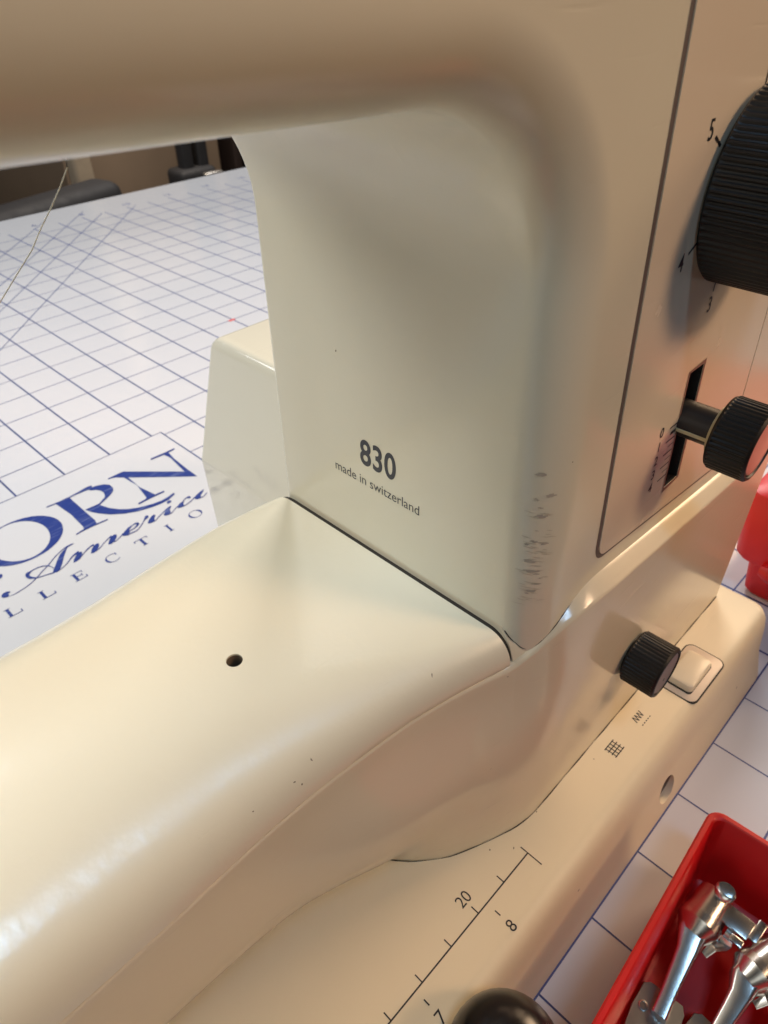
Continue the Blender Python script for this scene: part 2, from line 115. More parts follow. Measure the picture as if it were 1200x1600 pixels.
def paint(name, base, grime, rough=.2, speck=True, peel=.02, coat=0.3, crough=.07):
    m, N, L, P = mat_new(name); nt = m.node_tree
    a = tex_noise(nt, 16, 4); b = tex_noise(nt, 130, 3)
    r1 = ramp(nt, a.outputs[0], [(.35, 0.0), (.85, .6)])
    c = mixc(nt, r1.outputs[0], base, grime)
    if speck:                                                   # small dark nicks and dust of its own shape
        v = nt.nodes.new('ShaderNodeTexVoronoi'); v.inputs['Scale'].default_value = 150
        tc = nt.nodes.new('ShaderNodeTexCoord'); L.new(tc.outputs['Object'], v.inputs['Vector'])
        near = ramp(nt, v.outputs['Distance'], [(.04, 1.0), (.085, 0.0)])
        sep = nt.nodes.new('ShaderNodeSeparateColor'); L.new(v.outputs['Color'], sep.inputs[0])
        few = ramp(nt, sep.outputs[0], [(.972, 0.0), (.985, 1.0)])
        mu = nt.nodes.new('ShaderNodeMath'); mu.operation = 'MULTIPLY'; L.new(near.outputs[0], mu.inputs[0]); L.new(few.outputs[0], mu.inputs[1])
        mu2 = nt.nodes.new('ShaderNodeMath'); mu2.operation = 'MULTIPLY'; mu2.inputs[1].default_value = .75; L.new(mu.outputs[0], mu2.inputs[0])
        c = mixc(nt, mu2.outputs[0], c, (.10, .075, .045))
    L.new(c, P.inputs['Base Color'])
    rr = nt.nodes.new('ShaderNodeMapRange'); rr.inputs[3].default_value = rough*.93; rr.inputs[4].default_value = rough*1.1
    L.new(b.outputs[0], rr.inputs[0]); L.new(rr.outputs[0], P.inputs['Roughness'])
    bu = nt.nodes.new('ShaderNodeBump'); bu.inputs['Strength'].default_value = peel; bu.inputs['Distance'].default_value = .001
    pe = tex_noise(nt, 420, 2); L.new(pe.outputs[0], bu.inputs['Height'])
    tc2 = nt.nodes.new('ShaderNodeTexCoord'); mp = nt.nodes.new('ShaderNodeMapping')      # hairline scratches
    mp.inputs['Rotation'].default_value = (.3, .5, .9); mp.inputs['Scale'].default_value = (35, 520, 520); L.new(tc2.outputs['Object'], mp.inputs['Vector'])
    sn = nt.nodes.new('ShaderNodeTexNoise'); sn.inputs['Scale'].default_value = 1.0; sn.inputs['Detail'].default_value = 4; L.new(mp.outputs[0], sn.inputs['Vector'])
    sr = ramp(nt, sn.outputs[0], [(.66, 0.0), (.74, 1.0)])
    b2 = nt.nodes.new('ShaderNodeBump'); b2.inputs['Strength'].default_value = .11; b2.inputs['Distance'].default_value = .0003; b2.invert = True
    L.new(sr.outputs[0], b2.inputs['Height']); L.new(bu.outputs[0], b2.inputs['Normal']); L.new(b2.outputs[0], P.inputs['Normal']); L.new(b2.outputs[0], P.inputs['Coat Normal'])
    P.inputs['Coat Weight'].default_value = coat; P.inputs['Coat Roughness'].default_value = crough
    return m

def plain(name, col, rough=.4, metal=0.0, var=.12, scale=60, coat=0, bump=0.0, bscale=300):
    m, N, L, P = mat_new(name); nt = m.node_tree
    n = tex_noise(nt, scale, 4)
    c = mixc(nt, n.outputs[0], tuple(max(0, x*(1-var)) for x in col), tuple(x*(1+var) for x in col))
    L.new(c, P.inputs['Base Color']); P.inputs['Metallic'].default_value = metal
    rr = nt.nodes.new('ShaderNodeMapRange'); rr.inputs[3].default_value = rough*.8; rr.inputs[4].default_value = rough*1.2
    L.new(n.outputs[0], rr.inputs[0]); L.new(rr.outputs[0], P.inputs['Roughness'])
    P.inputs['Coat Weight'].default_value = coat; P.inputs['Coat Roughness'].default_value = .08
    if bump:
        bu = nt.nodes.new('ShaderNodeBump'); bu.inputs['Strength'].default_value = bump; bu.inputs['Distance'].default_value = .001
        pe = tex_noise(nt, bscale, 3); L.new(pe.outputs[0], bu.inputs['Height']); L.new(bu.outputs[0], P.inputs['Normal'])
    return m

CREAM = (.74, .66, .49)
M_BODY = paint('cream_enamel_body', (.71, .665, .515), (.67, .61, .46), rough=.24, speck=False)
M_ARM = paint('cream_enamel_arm', (.77, .715, .56), (.73, .665, .50), rough=.36, peel=.045, coat=.8, crough=.16)
M_BASE = paint('cream_enamel_base', (.72, .64, .48), (.66, .565, .41), rough=.15, coat=0)
M_BED = paint('cream_enamel_bed', (.74, .65, .47), (.69, .585, .40), rough=.42, coat=0)
M_BED.node_tree.nodes['Principled BSDF'].inputs['Specular IOR Level'].default_value = .25
M_PANEL = paint('control_panel_enamel', (.70, .60, .46), (.66, .55, .41), rough=.26, speck=False, coat=0)
M_MOTOR = paint('cream_plastic_motor_cover', (.74, .71, .60), (.70, .665, .55), rough=.06, speck=False)
M_GASKET = plain('dark_rubber_gasket', (.12, .092, .08), .55)
M_SEAM = plain('dark_seam_fill', (.025, .02, .015), .7)  # near-black for joints; also holds the arm gap's shade as colour
M_INK = plain('black_print', (.018, .017, .02), .45)
M_NAVY = plain('dark_print', (.02, .022, .035), .45)
M_BLACK = plain('black_bakelite', (.004, .0038, .0038), .5, coat=0)
M_BLACKG = plain('black_gloss_plastic', (.004, .0035, .005), .25, coat=0)
M_STEM = plain('lever_shaft_black', (.02, .018, .018), .4)
M_BRASS = plain('lever_pointer_cream', (.62, .52, .30), .4)
M_CAP = plain('knob_cap_brown', (.16, .09, .07), .35)
M_SILVER = plain('knob_cap_silver', (.55, .52, .48), .3, metal=.9)
M_CHROME = plain('chrome', (.68, .66, .62), .25, metal=1.0, var=.05)
M_STEEL = plain('brushed_steel', (.50, .49, .46), .32, metal=1.0, bump=.05)
M_RED = plain('red_plastic', (.56, .006, .007), .42, var=.1, coat=.0, bump=.03, bscale=500)
M_BUTTON = plain('ivory_button', (.80, .70, .52), .35, bump=.06)
M_BTNPLATE = plain('ivory_button_plate', (.72, .60, .47), .4)
M_CHIP = plain('bare_metal_chip', (.45, .405, .33), .5, metal=.0, var=.3, scale=400)
M_BLUE = plain('blue_print', (.012, .035, .22), .45, var=.35, scale=90)
def scratch_print(name, col, light):
    m, N, L, P = mat_new(name); nt = m.node_tree
    tc = nt.nodes.new('ShaderNodeTexCoord'); mp = nt.nodes.new('ShaderNodeMapping')
    mp.inputs['Rotation'].default_value = (0, 0, math.radians(38)); mp.inputs['Scale'].default_value = (60, 900, 1)
    L.new(tc.outputs['Object'], mp.inputs['Vector'])
    n = nt.nodes.new('ShaderNodeTexNoise'); n.inputs['Scale'].default_value = 1.0; n.inputs['Detail'].default_value = 5
    L.new(mp.outputs[0], n.inputs['Vector'])
    r = ramp(nt, n.outputs[0], [(.56, 0.0), (.74, .55)])
    L.new(mixc(nt, r.outputs[0], col, light), P.inputs['Base Color']); P.inputs['Roughness'].default_value = .45
    return m
M_BLUE = scratch_print('blue_print_worn', (.012, .035, .22), (.30, .36, .55))
M_LINE = plain('blue_grid_print', (.03, .055, .20), .5, var=.25, scale=60)
M_LINEX = plain('blue_grid_print_thin', (.045, .07, .22), .5, var=.25, scale=60)
M_REDMARK = plain('red_pen_mark', (.6, .12, .12), .5)
M_THREAD = plain('pale_thread', (.88, .87, .78), .6)
M_NICK = plain('dark_nick', (.19, .15, .10), .6, var=.3, scale=500)
M_HOLE = plain('hole_wall', (.17, .13, .09), .5)

def mat_mat():
    m, N, L, P = mat_new('white_mat_plastic'); nt = m.node_tree
    n = tex_noise(nt, 6, 4)
    c = mixc(nt, n.outputs[0], (.56, .58, .625), (.61, .625, .665)); L.new(c, P.inputs['Base Color'])
    n2 = tex_noise(nt, 220, 3)
    rr = nt.nodes.new('ShaderNodeMapRange'); rr.inputs[3].default_value = .10; rr.inputs[4].default_value = .18
    L.new(n2.outputs[0], rr.inputs[0]); L.new(rr.outputs[0], P.inputs['Roughness'])
    P.inputs['Specular IOR Level'].default_value = 0.22
    return m
M_MAT = mat_mat()

# ------------------------------------------------------------------ helpers
def mesh_obj(name, verts, faces, mat, parent=None, smooth=35):
    me = bpy.data.meshes.new(name)
    me.from_pydata([(v[0]*S, v[1]*S, v[2]*S) for v in verts], [], faces); me.update()
    if smooth:
        bm = bmesh.new(); bm.from_mesh(me); bmesh.ops.recalc_face_normals(bm, faces=bm.faces); bm.to_mesh(me); bm.free()
    return finish(name, me, mat, parent, smooth)

def finish(name, me, mat, parent=None, smooth=35):
    if mat: me.materials.append(mat)
    if smooth:
        me.shade_smooth(); me.set_sharp_from_angle(angle=math.radians(smooth))
    o = bpy.data.objects.new(name, me); COL.objects.link(o)
    if parent:
        o.parent = parent; o.matrix_parent_inverse = parent.matrix_basis.inverted()
    return o

def bm_obj(name, bm, mat, parent=None, smooth=35, fix=True):
    if fix: bmesh.ops.recalc_face_normals(bm, faces=bm.faces)
    bmesh.ops.scale(bm, vec=(S, S, S), verts=bm.verts)
    me = bpy.data.meshes.new(name); bm.to_mesh(me); bm.free()
    return finish(name, me, mat, parent, smooth)

def thing(name, label, cat, loc=(0, 0, 0), group=None):
    o = bpy.data.objects.new(name, None); COL.objects.link(o); o.location = Vector(loc)*S
    o.empty_display_size = .01
    return tag(o, label, cat, group)

def tag(o, label, cat, group=None):
    o['label'] = label; o['category'] = cat
    if group: o['group'] = group
    return o

def struct(o):
    o['kind'] = 'structure'; return o

def box_bm(x0, x1, y0, y1, z0, z1, bev=0, seg=3, bm=None):
    bm = bm or bmesh.new()
    r = bmesh.ops.create_cube(bm, size=1)
    for v in r['verts']:
        v.co = Vector((x0+(v.co.x+.5)*(x1-x0), y0+(v.co.y+.5)*(y1-y0), z0+(v.co.z+.5)*(z1-z0)))
    if bev:
        es = list({e for v in r['verts'] for e in v.link_edges})
        bmesh.ops.bevel(bm, geom=es, offset=bev, segments=seg, profile=.5, affect='EDGES')
    return bm

def cut(o, cutter):
    m = o.modifiers.new('cut', 'BOOLEAN'); m.operation = 'DIFFERENCE'; m.object = cutter; m.solver = 'EXACT'
    bpy.context.view_layer.update()
    dg = bpy.context.evaluated_depsgraph_get()
    me = bpy.data.meshes.new_from_object(o.evaluated_get(dg))
    o.modifiers.clear(); o.data = me
    me.shade_smooth(); me.set_sharp_from_angle(angle=math.radians(35))
    bpy.data.objects.remove(cutter, do_unlink=True)

def rrect(x0, x1, y0, y1, r, n=8):
    pts = []
    for cx, cy, a0 in ((x1-r, y1-r, 0), (x0+r, y1-r, 90), (x0+r, y0+r, 180), (x1-r, y0+r, 270)):
        for k in range(n+1):
            a = math.radians(a0+90*k/n); pts.append((cx+r*math.cos(a), cy+r*math.sin(a)))
    return pts

def stack(loops, cap0=True, cap1=True):
    """closed mesh through loops of the same point count"""
    n = len(loops[0]); v = [p for l in loops for p in l]; f = []
    for i in range(len(loops)-1):
        for k in range(n):
            a, b = i*n+k, i*n+(k+1) % n
            f.append((a, b, b+n, a+n))
    if cap0: f.append(tuple(range(n))[::-1])
    if cap1: f.append(tuple(range((len(loops)-1)*n, len(loops)*n)))
    return v, f

def lathe_y(cx, cz, prof, n=48, ridges=0, depth=0.0):
    """surface of revolution about an axis along Y through (cx, cz); prof: (radius, y, knurled 0/1)"""
    m = ridges*4 if ridges else n
    loops = []
    for r, y, kn in prof:
        l = []
        for k in range(m):
            a = 2*math.pi*k/m
            rr = r - (depth if (kn and ridges and k % 4 in (2, 3)) else 0)
            l.append((cx+rr*math.cos(a), y, cz+rr*math.sin(a)))
        loops.append(l)
    return stack(loops)

def text_mesh(name, body, size, mat, parent, origin, xdir, ydir, align='CENTER', bold=0.0, squeeze=1.0, spacing=1.0):
    cu = bpy.data.curves.new('t', 'FONT'); cu.body = body; cu.size = 1; cu.align_x = align; cu.offset = bold
    cu.space_character = spacing; cu.resolution_u = 6
    t = bpy.data.objects.new('t', cu); COL.objects.link(t)
    bpy.context.view_layer.update()
    dg = bpy.context.evaluated_depsgraph_get()
    me = bpy.data.meshes.new_from_object(t.evaluated_get(dg))
    bpy.data.objects.remove(t, do_unlink=True); bpy.data.curves.remove(cu)
    X, Y, O = Vector(xdir).normalized()*squeeze, Vector(ydir).normalized(), Vector(origin)
    for v in me.vertices:
        p = O + (X*v.co.x + Y*v.co.y)*size
        v.co = p*S
    me.materials.clear(); me.name = name
    return finish(name, me, mat, parent, smooth=0)

def strip(pts, widths, normal, closed=False):
    """flat ribbon along pts (3d) of given width, lying in the plane with that normal"""
    nrm = Vector(normal).normalized(); P = [Vector(p) for p in pts]; v = []; f = []
    for i, p in enumerate(P):
        t = (P[min(i+1, len(P)-1)]-P[max(i-1, 0)]).normalized(); s = nrm.cross(t)
        w = widths[i] if isinstance(widths, (list, tuple)) else widths
        v += [p-s*w/2, p+s*w/2]
    for i in range(len(P)-1):
        f.append((2*i, 2*i+2, 2*i+3, 2*i+1))
    return v, f

def merge(parts):
    V, F = [], []
    for v, f in parts:
        n = len(V); V += list(v); F += [tuple(i+n for i in q) for q in f]
    return V, F

def tube(pts, rad, n=8):
    P = [Vector(p) for p in pts]; loops = []
    up = Vector((0, 0, 1))
    for i, p in enumerate(P):
        t = (P[min(i+1, len(P)-1)]-P[max(i-1, 0)]).normalized()
        a = t.cross(up) if abs(t.z) < .95 else t.cross(Vector((1, 0, 0))); a.normalize(); b = t.cross(a)
        r = rad[i] if isinstance(rad, (list, tuple)) else rad
        ra, rb = r if isinstance(r, tuple) else (r, r)
        loops.append([p+a*ra*math.cos(2*math.pi*k/n)+b*rb*math.sin(2*math.pi*k/n) for k in range(n)])
    return stack(loops)

def interp(tab, x):
    if x <= tab[0][0]: return tab[0][1]
    for (a, va), (b, vb) in zip(tab, tab[1:]):
        if x <= b: 
            t = (x-a)/(b-a); t = t
            return va+(vb-va)*t
    return tab[-1][1]

def smooth_tab(tab, step=.25, it=6):
    """resample a table and soften its corners"""
    xs = []; x = tab[0][0]
    while x <= tab[-1][0]+1e-6: xs.append(x); x += step
    ys = [interp(tab, x) for x in xs]
    for _ in range(it):
        ys = [ys[0]]+[(ys[i-1]+2*ys[i]+ys[i+1])/4 for i in range(1, len(ys)-1)]+[ys[-1]]
    return list(zip(xs, ys))

# ------------------------------------------------------------------ table, mat, room
Z_FLOOR = -74
floor_o = struct(mesh_obj('floor', [(-400, -300, Z_FLOOR), (600, -300, Z_FLOOR), (600, 420, Z_FLOOR), (-400, 420, Z_FLOOR)], [(0, 1, 2, 3)],
                          plain('floor_carpet', (.12, .09, .07), .9, bump=.3, bscale=80), smooth=0))
wall_o = struct(bm_obj('back_wall', box_bm(-400, 600, 300, 306, Z_FLOOR, 200), plain('brown_wall_paint', (.30, .235, .17), .8), smooth=0))
tb = box_bm(-110, 150, -9.5, 77.4, -3.2, -.3, .3)
table_o = struct(bm_obj('table', tb, plain('white_laminate', (.6, .58, .54), .4)))

mat_t = thing('cutting_mat', 'white plastic cutting mat with blue inch grid and lettering under the machine', 'mat', (0, 20, -.3))
bm = box_bm(-108, 148, -9.8, 78.2, -.3, 0, .06, 2)
bm_obj('mat_sheet', bm, M_MAT, mat_t)
GX, IN = 3.736, 2.54
BX0, BX1, BY0, BY1 = -22.0, 6.85, 19.5, 30.85           # the blank lettering box
lines_x, lines_y = [], []
zt = .004
def hrect(x0, x1, y0, y1, z): return ([(x0, y0, z), (x1, y0, z), (x1, y1, z), (x0, y1, z)], [(0, 1, 2, 3)])
for i in range(-42, 56):
    x = GX+i*IN
    w = .095
    spans = [(-9.2, 73.2)]
    if BX0 < x < BX1: spans = [(-9.2, BY0), (BY1, 73.2)]
    for a, b in spans:
        if a < 0:
            lines_y.append(hrect(x-.027, x+.027, a, 0, zt)); a = 0.0
        lines_y.append(hrect(x-w/2, x+w/2, a, b, zt))
for j in range(-3, 29):
    y = j*IN
    if BY0 < y < BY1: sp = [(-105, BX0), (BX1, 145)]
    else: sp = [(-105, 145)]
    w = .06 if j == 0 else .066
    for a, b in sp: lines_x.append(hrect(a, b, y-w/2, y+w/2, zt+.002))
mesh_obj('grid_line_print', *merge(lines_y), M_LINE, mat_t, 0)
mesh_obj('cross_line_print', *merge(lines_x), M_LINEX, mat_t, 0)
diag = []
for c, x0, x1 in ((43.0, -8, 30.2), (46.9, -8, 26.2), (50.0, -9, 25.2), (54.0, -12, 21), (58.0, -14, 16)):
    diag.append(strip([(x0, x0+c, zt+.004), (x1, x1+c, zt+.004)], .07, (0, 0, 1)))
mesh_obj('diagonal_line_print', *merge(diag), M_LINE, mat_t, 0)
mesh_obj('box_border_print', *merge([hrect(BX0, BX1, BY1-.025, BY1+.025, zt+.005), hrect(BX1-.035, BX1+.035, BY0, BY1, zt+.006),
                                     hrect(BX0, BX1, BY0-.025, BY0+.025, zt+.005), hrect(BX0-.035, BX0+.035, BY0, BY1, zt+.006)]), M_LINE, mat_t, 0)
nums = []
for k in range(-10, 20):
    nums.append(text_mesh('number_print', str(abs(2*k+10)), 1.0, M_LINE, mat_t, (29.6+k*5.08, 73.9, zt), (1, 0, 0), (0, 1, 0)))
mesh_obj('pen_mark', *merge([hrect(18.6, 19.15, 40.45, 40.75, zt+.007)]), M_REDMARK, mat_t, 0)

# lettering printed on the mat
def flat_poly(pts, z): return ([(p[0], p[1], z) for p in pts], [tuple(range(len(pts)))])
parts = []
def ring(outer, inner, z):
    n = len(outer); 
    # match the nearest start and the same direction
    def ang(p, c): return math.atan2(p[1]-c[1], p[0]-c[0])
    co = (sum(p[0] for p in outer)/n, sum(p[1] for p in outer)/n)
    o2 = sorted(outer, key=lambda p: ang(p, co)); i2 = sorted(inner, key=lambda p: ang(p, co))
    v = [(p[0], p[1], z) for p in o2+i2]
    return v, [(k, (k+1) % n, n+(k+1) % n, n+k) for k in range(n)]
def ribbon(a, b, z):
    n = len(a); v = [(p[0], p[1], z) for p in a]+[(p[0], p[1], z) for p in b]
    return v, [(k, k+1, n+k+1, n+k) for k in range(n-1)]
zk = .012
for k, p in enumerate(LETTER_POLYS): parts.append(flat_poly(p, zk+.0006*(k % 7)))
for k, (a, b) in enumerate(LETTER_RIBBONS): parts.append(ribbon(a, b, zk+.006+.0006*(k % 5)))
parts.append(ring(O_OUTER, O_INNER, zk))
# the H before the O, of the same cut, left of the picture
for r in ((-8.6, -8.0, 25.75, 28.9), (-6.2, -5.6, 25.75, 28.9), (-8.0, -6.2, 27.25, 27.4),
          (-8.95, -7.65, 25.7, 25.8), (-6.55, -5.25, 25.7, 25.8), (-8.95, -7.65, 28.85, 28.95), (-6.55, -5.25, 28.85, 28.95)):
    parts.append(hrect(*r, zk+.004))
mesh_obj('name_lettering', *merge(parts), M_BLUE, mat_t, 0)
caps = []
h = .55
def cap(ch, x):
    y0 = 22.9; z = zk; t = .03; r = []
    def R(a, b, c, d): r.append(hrect(x+a, x+b, y0+c, y0+d, z+.001*len(r)))
    if ch == 'I': R(-.05, .05, 0, h); R(-.11, .11, 0, t); R(-.11, .11, h-t, h)
    if ch == 'L': R(-.02, .10, 0, h); R(-.09, .16, h-t, h); R(-.09, .5, 0, t); R(.46, .5, 0, .16)
    if ch == 'E': R(-.02, .10, 0, h); R(-.09, .42, h-t, h); R(-.09, .47, 0, t); R(.1, .34, h/2-.015, h/2+.015); R(.39, .42, h-.13, h); R(.43, .47, 0, .15); R(.31, .34, .2, .35)
    if ch == 'T': R(-.06, .06, 0, h); R(-.12, .12, 0, t); R(-.32, .32, h-t, h); R(-.32, -.28, h-.13, h); R(.28, .32, h-.13, h)
    if ch == 'N': R(-.25, -.21, 0, h); R(.21, .25, 0, h); r.append(strip([(x-.25, y0+h, z), (x+.23, y0, z)], .09, (0, 0, 1))); R(-.32, -.15, 0, t); R(.15, .32, h-t, h)
    if ch in 'OC':
        rx, ry, n = .34, .29, 28
        a0, a1 = (0, 360) if ch == 'O' else (48, 318)
        v = []; f = []
        for k in range(n+1):
            a = math.radians(a0+(a1-a0)*k/n); thin = .02+.085*abs(math.cos(a-.35))**1.5
            v += [(x+rx*math.cos(a), y0+h/2+ry*math.sin(a), z), (x+(rx-thin)*math.cos(a), y0+h/2+(ry-.025)*math.sin(a), z)]
            if k: f.append((2*k-2, 2*k, 2*k+1, 2*k-1))
        r.append((v, f))
        if ch == 'C': R(.2, .24, h-.17, h-.02)
    return r
for ch, x in (('C', -8.0), ('O', -6.55), ('L', -5.03), ('L', -3.6), ('E', -2.15), ('C', -.36), ('T', 1.14), ('I', 2.51), ('O', 3.96), ('N', 5.5)):
    caps += cap(ch, x)
mesh_obj('small_lettering', *merge(caps), M_BLUE, mat_t, 0)

# ------------------------------------------------------------------ the sewing machine
sm = thing('sewing_machine', 'cream enamelled free-arm sewing machine filling the picture, marked 830 made in switzerland', 'sewing machine', (0, 6, 0))
Z_BED = 2.992
def F(z): return 2.6+.042*(z-11.2)                        # front face of the column and beam

# bed plate: rounded slab whose flank leans out to the mat
lev = [(0.0, 0.0), (.03, .10), (.33, 1.30), (.39, 1.9), (.44, 2.3), (.52, 2.63), (.63, 2.85), (.75, 2.955), (.9, Z_BED)]
loops = []
for ins, z in lev:
    loops.append([(x, y, z) for x, y in rrect(-34+ins, 13.55-ins, .02+ins, 16-ins, 1.15-ins, 12)])
v, f = stack(loops)
bed = mesh_obj('bed_plate', v, f, M_BED, sm)
vv, ff = lathe_y(5.62, .78, [(.46, -1, 0), (.46, 1.6, 0)], 32)
cut(bed, mesh_obj('cutter', vv, ff, None))
vv, ff = lathe_y(5.62, .78, [(.458, .34, 0), (.458, 1.5, 0)], 32)
mesh_obj('side_socket', vv, [q for q in ff if len(q) == 4]+[ff[-1]], M_HOLE, sm)

# column base with the skirt that flares into the free arm: y = f(x, z)
T9 = smooth_tab([(-20, 4.18), (-9, 4.2), (-7.2, 4.17), (-5.87, 4.12), (-4.46, 3.97), (-3.61, 3.81), (-2.42, 3.58), (-1.26, 3.25), (-.05, 2.84), (.7, 2.45), (1.5, 2.24), (2.4, 2.2), (12.1, 2.2)], .2, 4)
T6 = smooth_tab([(-20, 4.12), (-8, 4.10), (-5.6, 3.97), (-4.6, 3.72), (-3.77, 3.42), (-2.9, 3.16), (-1.8, 2.93), (-.7, 2.66), (.4, 2.38), (1.3, 2.22), (2, 2.2), (12.1, 2.2)], .2, 12)
T45 = smooth_tab([(-20, 4.9), (-8, 4.85), (-5.5, 4.6), (-4.4, 4.2), (-3.4, 3.72), (-2.6, 3.35), (-1.6, 2.95), (-.6, 2.58), (.5, 2.3), (1.3, 2.2), (2, 2.2), (12.1, 2.2)], .2, 14)
T3 = smooth_tab([(-20, 9.5), (-5.0, 9.5), (-3.6, 6.3), (-3.1, 5.1), (-2.77, 4.4), (-2.24, 3.68), (-1.48, 3.06), (-.49, 2.61), (.3, 2.32), (.9, 2.2), (12.1, 2.2)], .1, 3)
def y_skirt(x, z):
    ks = [(3.0, interp(T3, x)), (4.5, interp(T45, x)), (6.0, interp(T6, x)), (9.0, interp(T9, x)), (10.6, interp(T9, x))]
    # monotone-ish Hermite in z
    for i in range(len(ks)-1):
        (a, ya), (b, yb) = ks[i], ks[i+1]
        if z <= b or i == len(ks)-2:
            t = (z-a)/(b-a)
            d = (yb-ya)
            dm = (ya-ks[i-1][1])/(a-ks[i-1][0])*(b-a) if i else d*1.6
            dn = (ks[i+2][1]-yb)/(ks[i+2][0]-b)*(b-a) if i+2 < len(ks) else 0
            m0 = (d+dm)/2 if dm*d > 0 else 0; m1 = (d+dn)/2 if dn*d > 0 else 0
            if abs(m0) > 3*abs(d): m0 = 3*d
            if abs(m1) > 3*abs(d): m1 = 3*d
            t2, t3 = t*t, t*t*t
            return ya*(2*t3-3*t2+1)+m0*(t3-2*t2+t)+yb*(-2*t3+3*t2)+m1*(t3-t2)
ZTOP = smooth_tab([(-20, 8.22), (-9, 8.22), (-7.2, 8.32), (-5.87, 8.51), (-4.46, 8.74), (-3.6, 8.89), (-2.42, 9.07), (-1.26, 9.2), (-.1, 9.26), (.3, 9.55), (.8, 10.0), (1.4, 10.25), (2, 10.30), (8, 9.75), (12.1, 9.4)], .1, 3)
def ledge_pts(x):
    zt_ = interp(ZTOP, x); r = .12; yt = y_skirt(x, zt_-r)
    s = min(1, max(0, (x-.1)/2.4)); s = s*s*(3-2*s); amax = 90-46*s; pts = []
    for k in range(1, 6):
        a = math.radians(amax*k/5); pts.append((yt+r*(1-math.cos(a)), zt_-r+r*math.sin(a)))
    ye, zr_ = pts[-1]
    low = zt_+.03
    zl = max(low, 10.13) if x > -.004 else low
    flat = [(yt+.24, zt_+.01+(zl-zt_)*.45), (yt+.5, zl), (9.6, zl)]
    cham = [(yt+.24, zr_+.72*(yt+.24-ye)), (yt+.5, zr_+.72*(yt+.5-ye)), (9.6, zr_+.72*(yt+.5-ye)+.02)]
    mix = [(a[0]+(c[0]-a[0])*s, a[1]+(c[1]-a[1])*s) for a, c in zip(flat, cham)]
    return pts+mix+[(9.6, 3.0)]
xs = [-20+.6*k for k in range(22)]+[-7+.2*k for k in range(51)]+[-.005, .001]+[3.2+.45*k for k in range(20)]+[12.1]
xs = sorted(set(round(x, 3) for x in xs if x <= 12.1))
rows = []
for x in xs:
    zt_ = interp(ZTOP, x); r = .12
    sec = []
    nz = 30
    for k in range(nz+1):
        z = 3.0+(zt_-r-3.0)*(k/nz)
        sec.append((x, y_skirt(x, z), z))
    sec += [(x, y, z) for y, z in ledge_pts(x)]
    rows.append(sec)
v, f = stack(rows)
mesh_obj('column_base', v, f, M_BASE, sm, 40)
# thin dark seam where the base block meets the bed
seam = []
for k in range(75):
    x = -2.85+14.95*k/74
    if k == 0: x = -2.8
    seam.append((x, interp(T3, x)-.012, Z_BED+.004))
mesh_obj('bed_seam', *strip(seam, [.02+.012*math.sin(k*.9)+.006*random.random() for k in range(75)], (0, 0, 1)), M_SEAM, sm, 0)

# free arm cover
ARM_EDGE = smooth_tab([(-20, 4.18), (-9, 4.2), (-7.23, 4.17), (-5.87, 4.13), (-4.46, 3.98), (-3.61, 3.82), (-2.42, 3.6), (-1.26, 3.27), (0, 2.9)], .2, 4)
ARM_BACK = smooth_tab([(-20, 10.9), (-4, 10.9), (-2.0, 10.8), (0, 10.5)], .2, 4)
def arm_sec(x):
    t = min(1, max(0, (-x)/9.0)); t = t*t*(3-2*t)                 # 0 at the column, 1 out on the arm
    t2 = min(1, max(0, (-x)/6.5)); t2 = t2*t2*(3-2*t2)
    ye = interp(ARM_EDGE, x)
    ze = 9.28+(8.25-9.28)*t
    yb = interp(ARM_BACK, x)
    zb = 9.5+(8.7-9.5)*t2
    w1 = .62+(3.9-.62)*t; w2 = .7+(1.5-.7)*t2                    # width of the front and back roundings
    ztop = 10.0+.06*t
    pts = [(ye+.5, ze-.7), (ye+.02, ze-.05), (ye-.025, ze+.03)]
    n = 14
    for k in range(1, n+1):
        a = math.radians(90*k/n)
        p = .5+.5*0
        pts.append((ye-.025+w1*(1-math.cos(a)), ze+.03+(ztop-ze-.03)*math.sin(a)))
    y0, y1 = ye-.025+w1, yb-w2
    for k in range(1, 9): 
        s = k/9; pts.append((y0+(y1-y0)*s, ztop+.0*t))
    for k in range(0, n+1):
        a = math.radians(90-90*k/n)
        pts.append((yb-w2+w2*math.cos(a), zb+(ztop-zb)*math.sin(a)))
    pts += [(yb-.02, zb-1.0), (yb-.9, 6.8), (yb-2, 6.2)]
    return [(x, a, b) for a, b in pts]
ax = [-20+.7*k for k in range(19)]+[-6.6+.3*k for k in range(22)]+[-.22, -.11]
ax = sorted(x for x in ax if x <= -.11)
v, f = stack([arm_sec(x) for x in ax])
arm = mesh_obj('free_arm_cover', v, f, M_ARM, sm, 42)
def cyl_z(cx, cy, r, z0, z1, n=32):
    return stack([[(cx+r*math.cos(2*math.pi*k/n), cy+r*math.sin(2*math.pi*k/n), z) for k in range(n)] for z in (z0, z1)])
cut(arm, mesh_obj('cutter', *cyl_z(-4.26, 6.6, .165, 9.2, 11), None))
vv, ff = cyl_z(-4.26, 6.6, .163, 9.25, 9.985)
mesh_obj('screw_hole', vv, ff[:-1], M_HOLE, sm)

sa = arm_sec(-.11); sc_ = [(6.8+(y-6.8)*.985, 8.6+(z-8.6)*.985) for x, y, z in sa]
mesh_obj('arm_seam', *stack([[(-.108, y, z) for y, z in sc_], [(-.003, y, z) for y, z in sc_]]), M_SEAM, sm, 0)  # dark filler box in the open gap, its shade put into the colour
